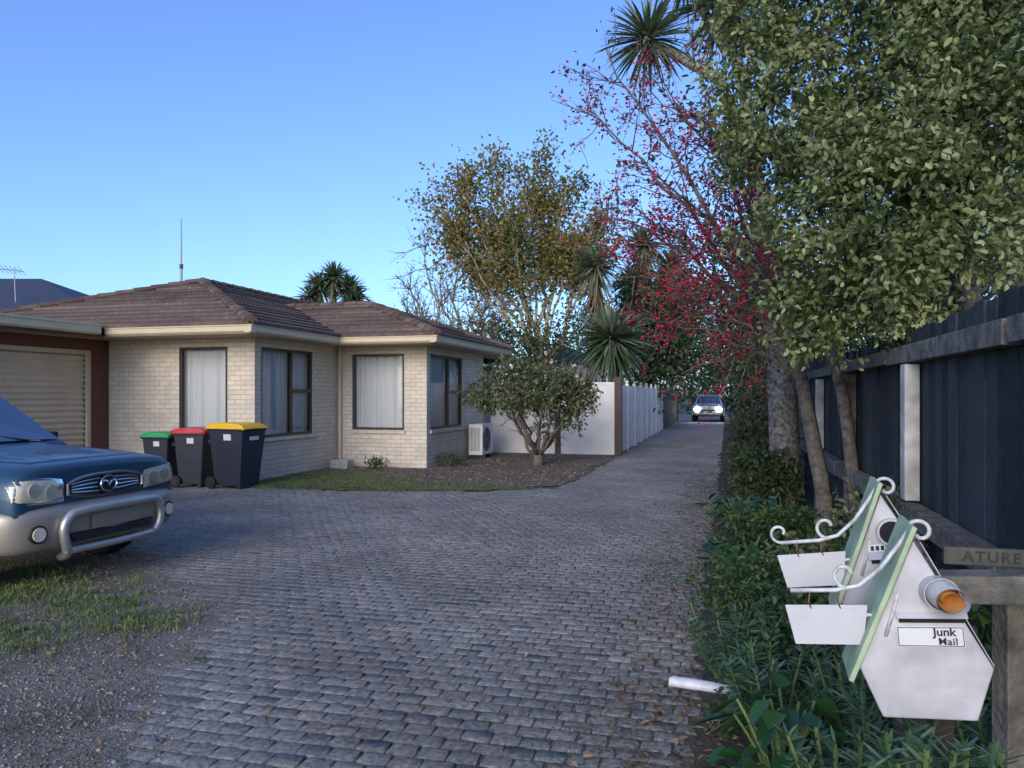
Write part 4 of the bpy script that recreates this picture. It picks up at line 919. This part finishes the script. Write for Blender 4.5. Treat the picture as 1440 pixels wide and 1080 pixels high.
def euph(label,base,n,h,sprd):
    t=thing('euphorbia_plant',label,'plant',base); m=MB(); P=[];D=[];b=Vector(base)
    for k in range(n):
        a=random.random()*6.28; rr=sprd*math.sqrt(random.random()); top=b+Vector((rr*math.cos(a),rr*math.sin(a),h*random.uniform(.6,1.05)))
        pts=curve(b+Vector((rr*.25*math.cos(a),rr*.25*math.sin(a),0)),top,6,.03); m.tube(pts,.006,5)
        for i in range(75):
            tt=.35+.65*random.random()**.7; x=tt*6; j=min(int(x),5); p=pts[j].lerp(pts[j+1],x-j); ph=i*2.4
            P.append(list(p)); D.append([math.cos(ph),math.sin(ph),-.15+1.3*max(0,tt-.75)*3])
    m.build('stems',STRAP,t); P=np.array(P);D=np.array(D)+rng.normal(size=(len(P),3))*.12
    nmesh('leaves',*leafgeo(P,D,.062*rng.uniform(.6,1.2,len(P)),.010,.2,.1,.8),L_EUPH,t)
euph('spiky blue green euphorbia clump below the mailbox',sp(.40,2.35),40,.60,.26)
euph('euphorbia clump directly under the front mailbox',sp(.44,1.80),46,.80,.16)
euph('euphorbia clump between broad leaves and the mailbox post',sp(.55,3.1),30,.62,.28)
euph('euphorbia clump leaning over the driveway edge',sp(.04,4.2),26,.40,.26)
euph('euphorbia clump at the foot of the fence by mailboxes',sp(.85,2.6),30,.66,.25)
euph('euphorbia clump behind the wrapped newspaper',sp(.18,3.45),24,.42,.2)
euph('euphorbia clump in front of the small leaved shrub',sp(.35,4.7),24,.5,.28)
def broad(label,base,n,h,sprd,L):
    t=thing('broadleaf_plant',label,'plant',base); b=Vector(base); m=MB(); P=[];D=[]
    for k in range(n):
        a=random.random()*6.28; rr=sprd*random.uniform(.2,1); q_=b+Vector((rr*math.cos(a),rr*math.sin(a),h*random.uniform(.4,1)))
        m.tube(curve(b,q_,4,.03,(0,0,h*.12)),.006,5); P.append(list(q_)); D.append([math.cos(a)*.9,math.sin(a)*.9,random.uniform(-.6,.35)])
    m.build('stalks',STRAP,t); P=np.array(P)
    nmesh('leaves',*leafgeo(P,np.array(D),L*rng.uniform(.6,1.2,n),L*.6*rng.uniform(.8,1.1,n),.25,.25,.9),L_BROAD,t,smooth=True)
broad('glossy broad leaved plant left of the euphorbia below mailbox',sp(.20,2.9),34,.46,.18,.13)
broad('glossy broad leaved clump in the middle of the bed',sp(.15,6.3),46,.40,.3,.15)
broad('glossy broad leaved clump by the leaning trunk',sp(.55,8.2),44,.5,.4,.18)
broad('glossy broad leaved clump at the mottled trunk foot',sp(.15,8.9),46,.42,.35,.16)
def strap(label,base,n,L,wd,mat):
    return tag(nmesh('strap_grass',*bladegeo(np.array(base)+np.c_[rng.normal(size=(n,2))*.04,np.zeros(n)],np.c_[rng.normal(size=(n,2))*.6,np.ones(n)],L*rng.uniform(.6,1.2,n),wd,.75,6),mat,None,base),label,'plant')
strap('arching strappy grass tuft at the front of the bed',sp(.02,2.55),140,.52,.011,STRAP)
strap('strappy grass tuft among the foreground euphorbias',sp(.22,2.45),120,.56,.011,STRAP)
strap('small strappy tuft beside the newspaper',sp(.10,3.75),60,.32,.009,STRAP)
strap('strappy tuft arching out behind the mailboxes',sp(.45,3.75),120,.7,.014,STRAP)
strap('strappy tuft at the foot of the leaning trunk',sp(.3,8.0),120,.6,.02,STRAP)
strap('strappy tuft halfway between shrub and mottled trunk',sp(.05,7.3),110,.5,.016,STRAP)
g=scatter([(-.1,2),(1.1,2),(1.1,14),(-.1,14)],2600,2,14,.08); n=len(g)
o=nmesh('ground_cover',*leafgeo(np.c_[g,.03+.10*rng.random(n)],np.c_[rng.normal(size=(n,2)),rng.normal(size=n)*.4],.05*rng.uniform(.6,1.3,n),.028,up=.8),L_MID,None,(.5,6,0),True); tag(o,'low green ground cover leaves under the bed plants','ground cover',None,'stuff')
# ---------------------------------------------------------------- far houses
nh=thing('neighbour_house','neighbouring house with dark slate hip roof, far left','house',(-22,30,0))
m=MB(); m.box((-32,28.6,0),(-15.6,38,4.4)); m.build('wall',PLASTER,nh)
m=MB(); zt=6.6; m.add([(-33,28,4.35),(-14.9,28,4.35),(-14.9,39,4.35),(-33,39,4.35),(-27,33.5,zt),(-20.5,33.5,zt)],[(0,1,5,4),(1,2,5),(2,3,4,5),(3,0,4),(0,3,2,1)]); m.build('roof',SLATE,nh)
an=thing('tv_antenna','small television antenna on the slate roof far left','antenna',at(20,420,29.5)); a=at(20,378,29.5); b_=at(22,425,29.5)
m=MB(); m.tube([b_,a],.02,5); m.build('pole',STEEL,an)
m=MB(); m.tube([a+Vector((-.6,0,.0)),a+Vector((.35,0,-.1))],.014,4)
for k in range(6): x=-.55+k*.17; m.tube([a+Vector((x,-.25,-.0-.1*(k/6)+.12)),a+Vector((x,.25,-.1*(k/6)-.12))],.01,4)
m.build('aerial',STEEL,an)
h2=thing('distant_house','small far house with grey blue roof behind garden wall','house',at(792,555,36))
c=at(792,500,36); m=MB(); m.box((c.x-2,36,0),(c.x+2,40,3)); m.build('wall',PLASTER,h2)
m=MB(); m.add([(c.x-2.3,35.6,3),(c.x+2.3,35.6,3),(c.x+2.3,40.4,3),(c.x-2.3,40.4,3),(c.x,36.4,3.9),(c.x,39.6,3.9)],[(0,1,4),(1,2,5,4),(2,3,5),(3,0,4,5)]); m.build('roof',SLATE,h2)
# ---------------------------------------------------------------- light, sky, camera
sd=Vector((-.35,-.93,0)).normalized(); EL=math.radians(20); sd=Vector((sd.x*math.cos(EL),sd.y*math.cos(EL),math.sin(EL)))
ld=bpy.data.lights.new('sun','SUN'); ld.energy=1.85; ld.angle=math.radians(30); ld.color=(1,.84,.66)
lo=bpy.data.objects.new('sun',ld); COL.objects.link(lo); lo.rotation_euler=sd.to_track_quat('Z','Y').to_euler()
wd=bpy.data.worlds.new('World'); S.world=wd; wd.use_nodes=True; t=wd.node_tree
sk=N(t,'ShaderNodeTexSky'); sk.sky_type='NISHITA'; sk.sun_disc=False; sk.sun_elevation=EL; sk.sun_rotation=math.atan2(sd.x,sd.y); sk.ozone_density=7.0; sk.dust_density=1.4; sk.air_density=1.0
hs=N(t,'ShaderNodeHueSaturation'); hs.inputs['Saturation'].default_value=.98; hs.inputs['Hue'].default_value=.508
t.links.new(sk.outputs[0],hs.inputs['Color']); t.links.new(hs.outputs[0],t.nodes['Background'].inputs[0]); t.nodes['Background'].inputs[1].default_value=.295
cd=bpy.data.cameras.new('camera'); cd.sensor_width=36; cd.lens=36*F/1440; cd.shift_y=15/1440; cd.clip_end=1000; cd.clip_start=.05
co=bpy.data.objects.new('camera',cd); COL.objects.link(co); co.location=(0,0,CAMH); co.rotation_euler=(math.pi/2,0,0); S.camera=co
S.view_settings.view_transform='Standard'; S.view_settings.look='None'; S.view_settings.exposure=0
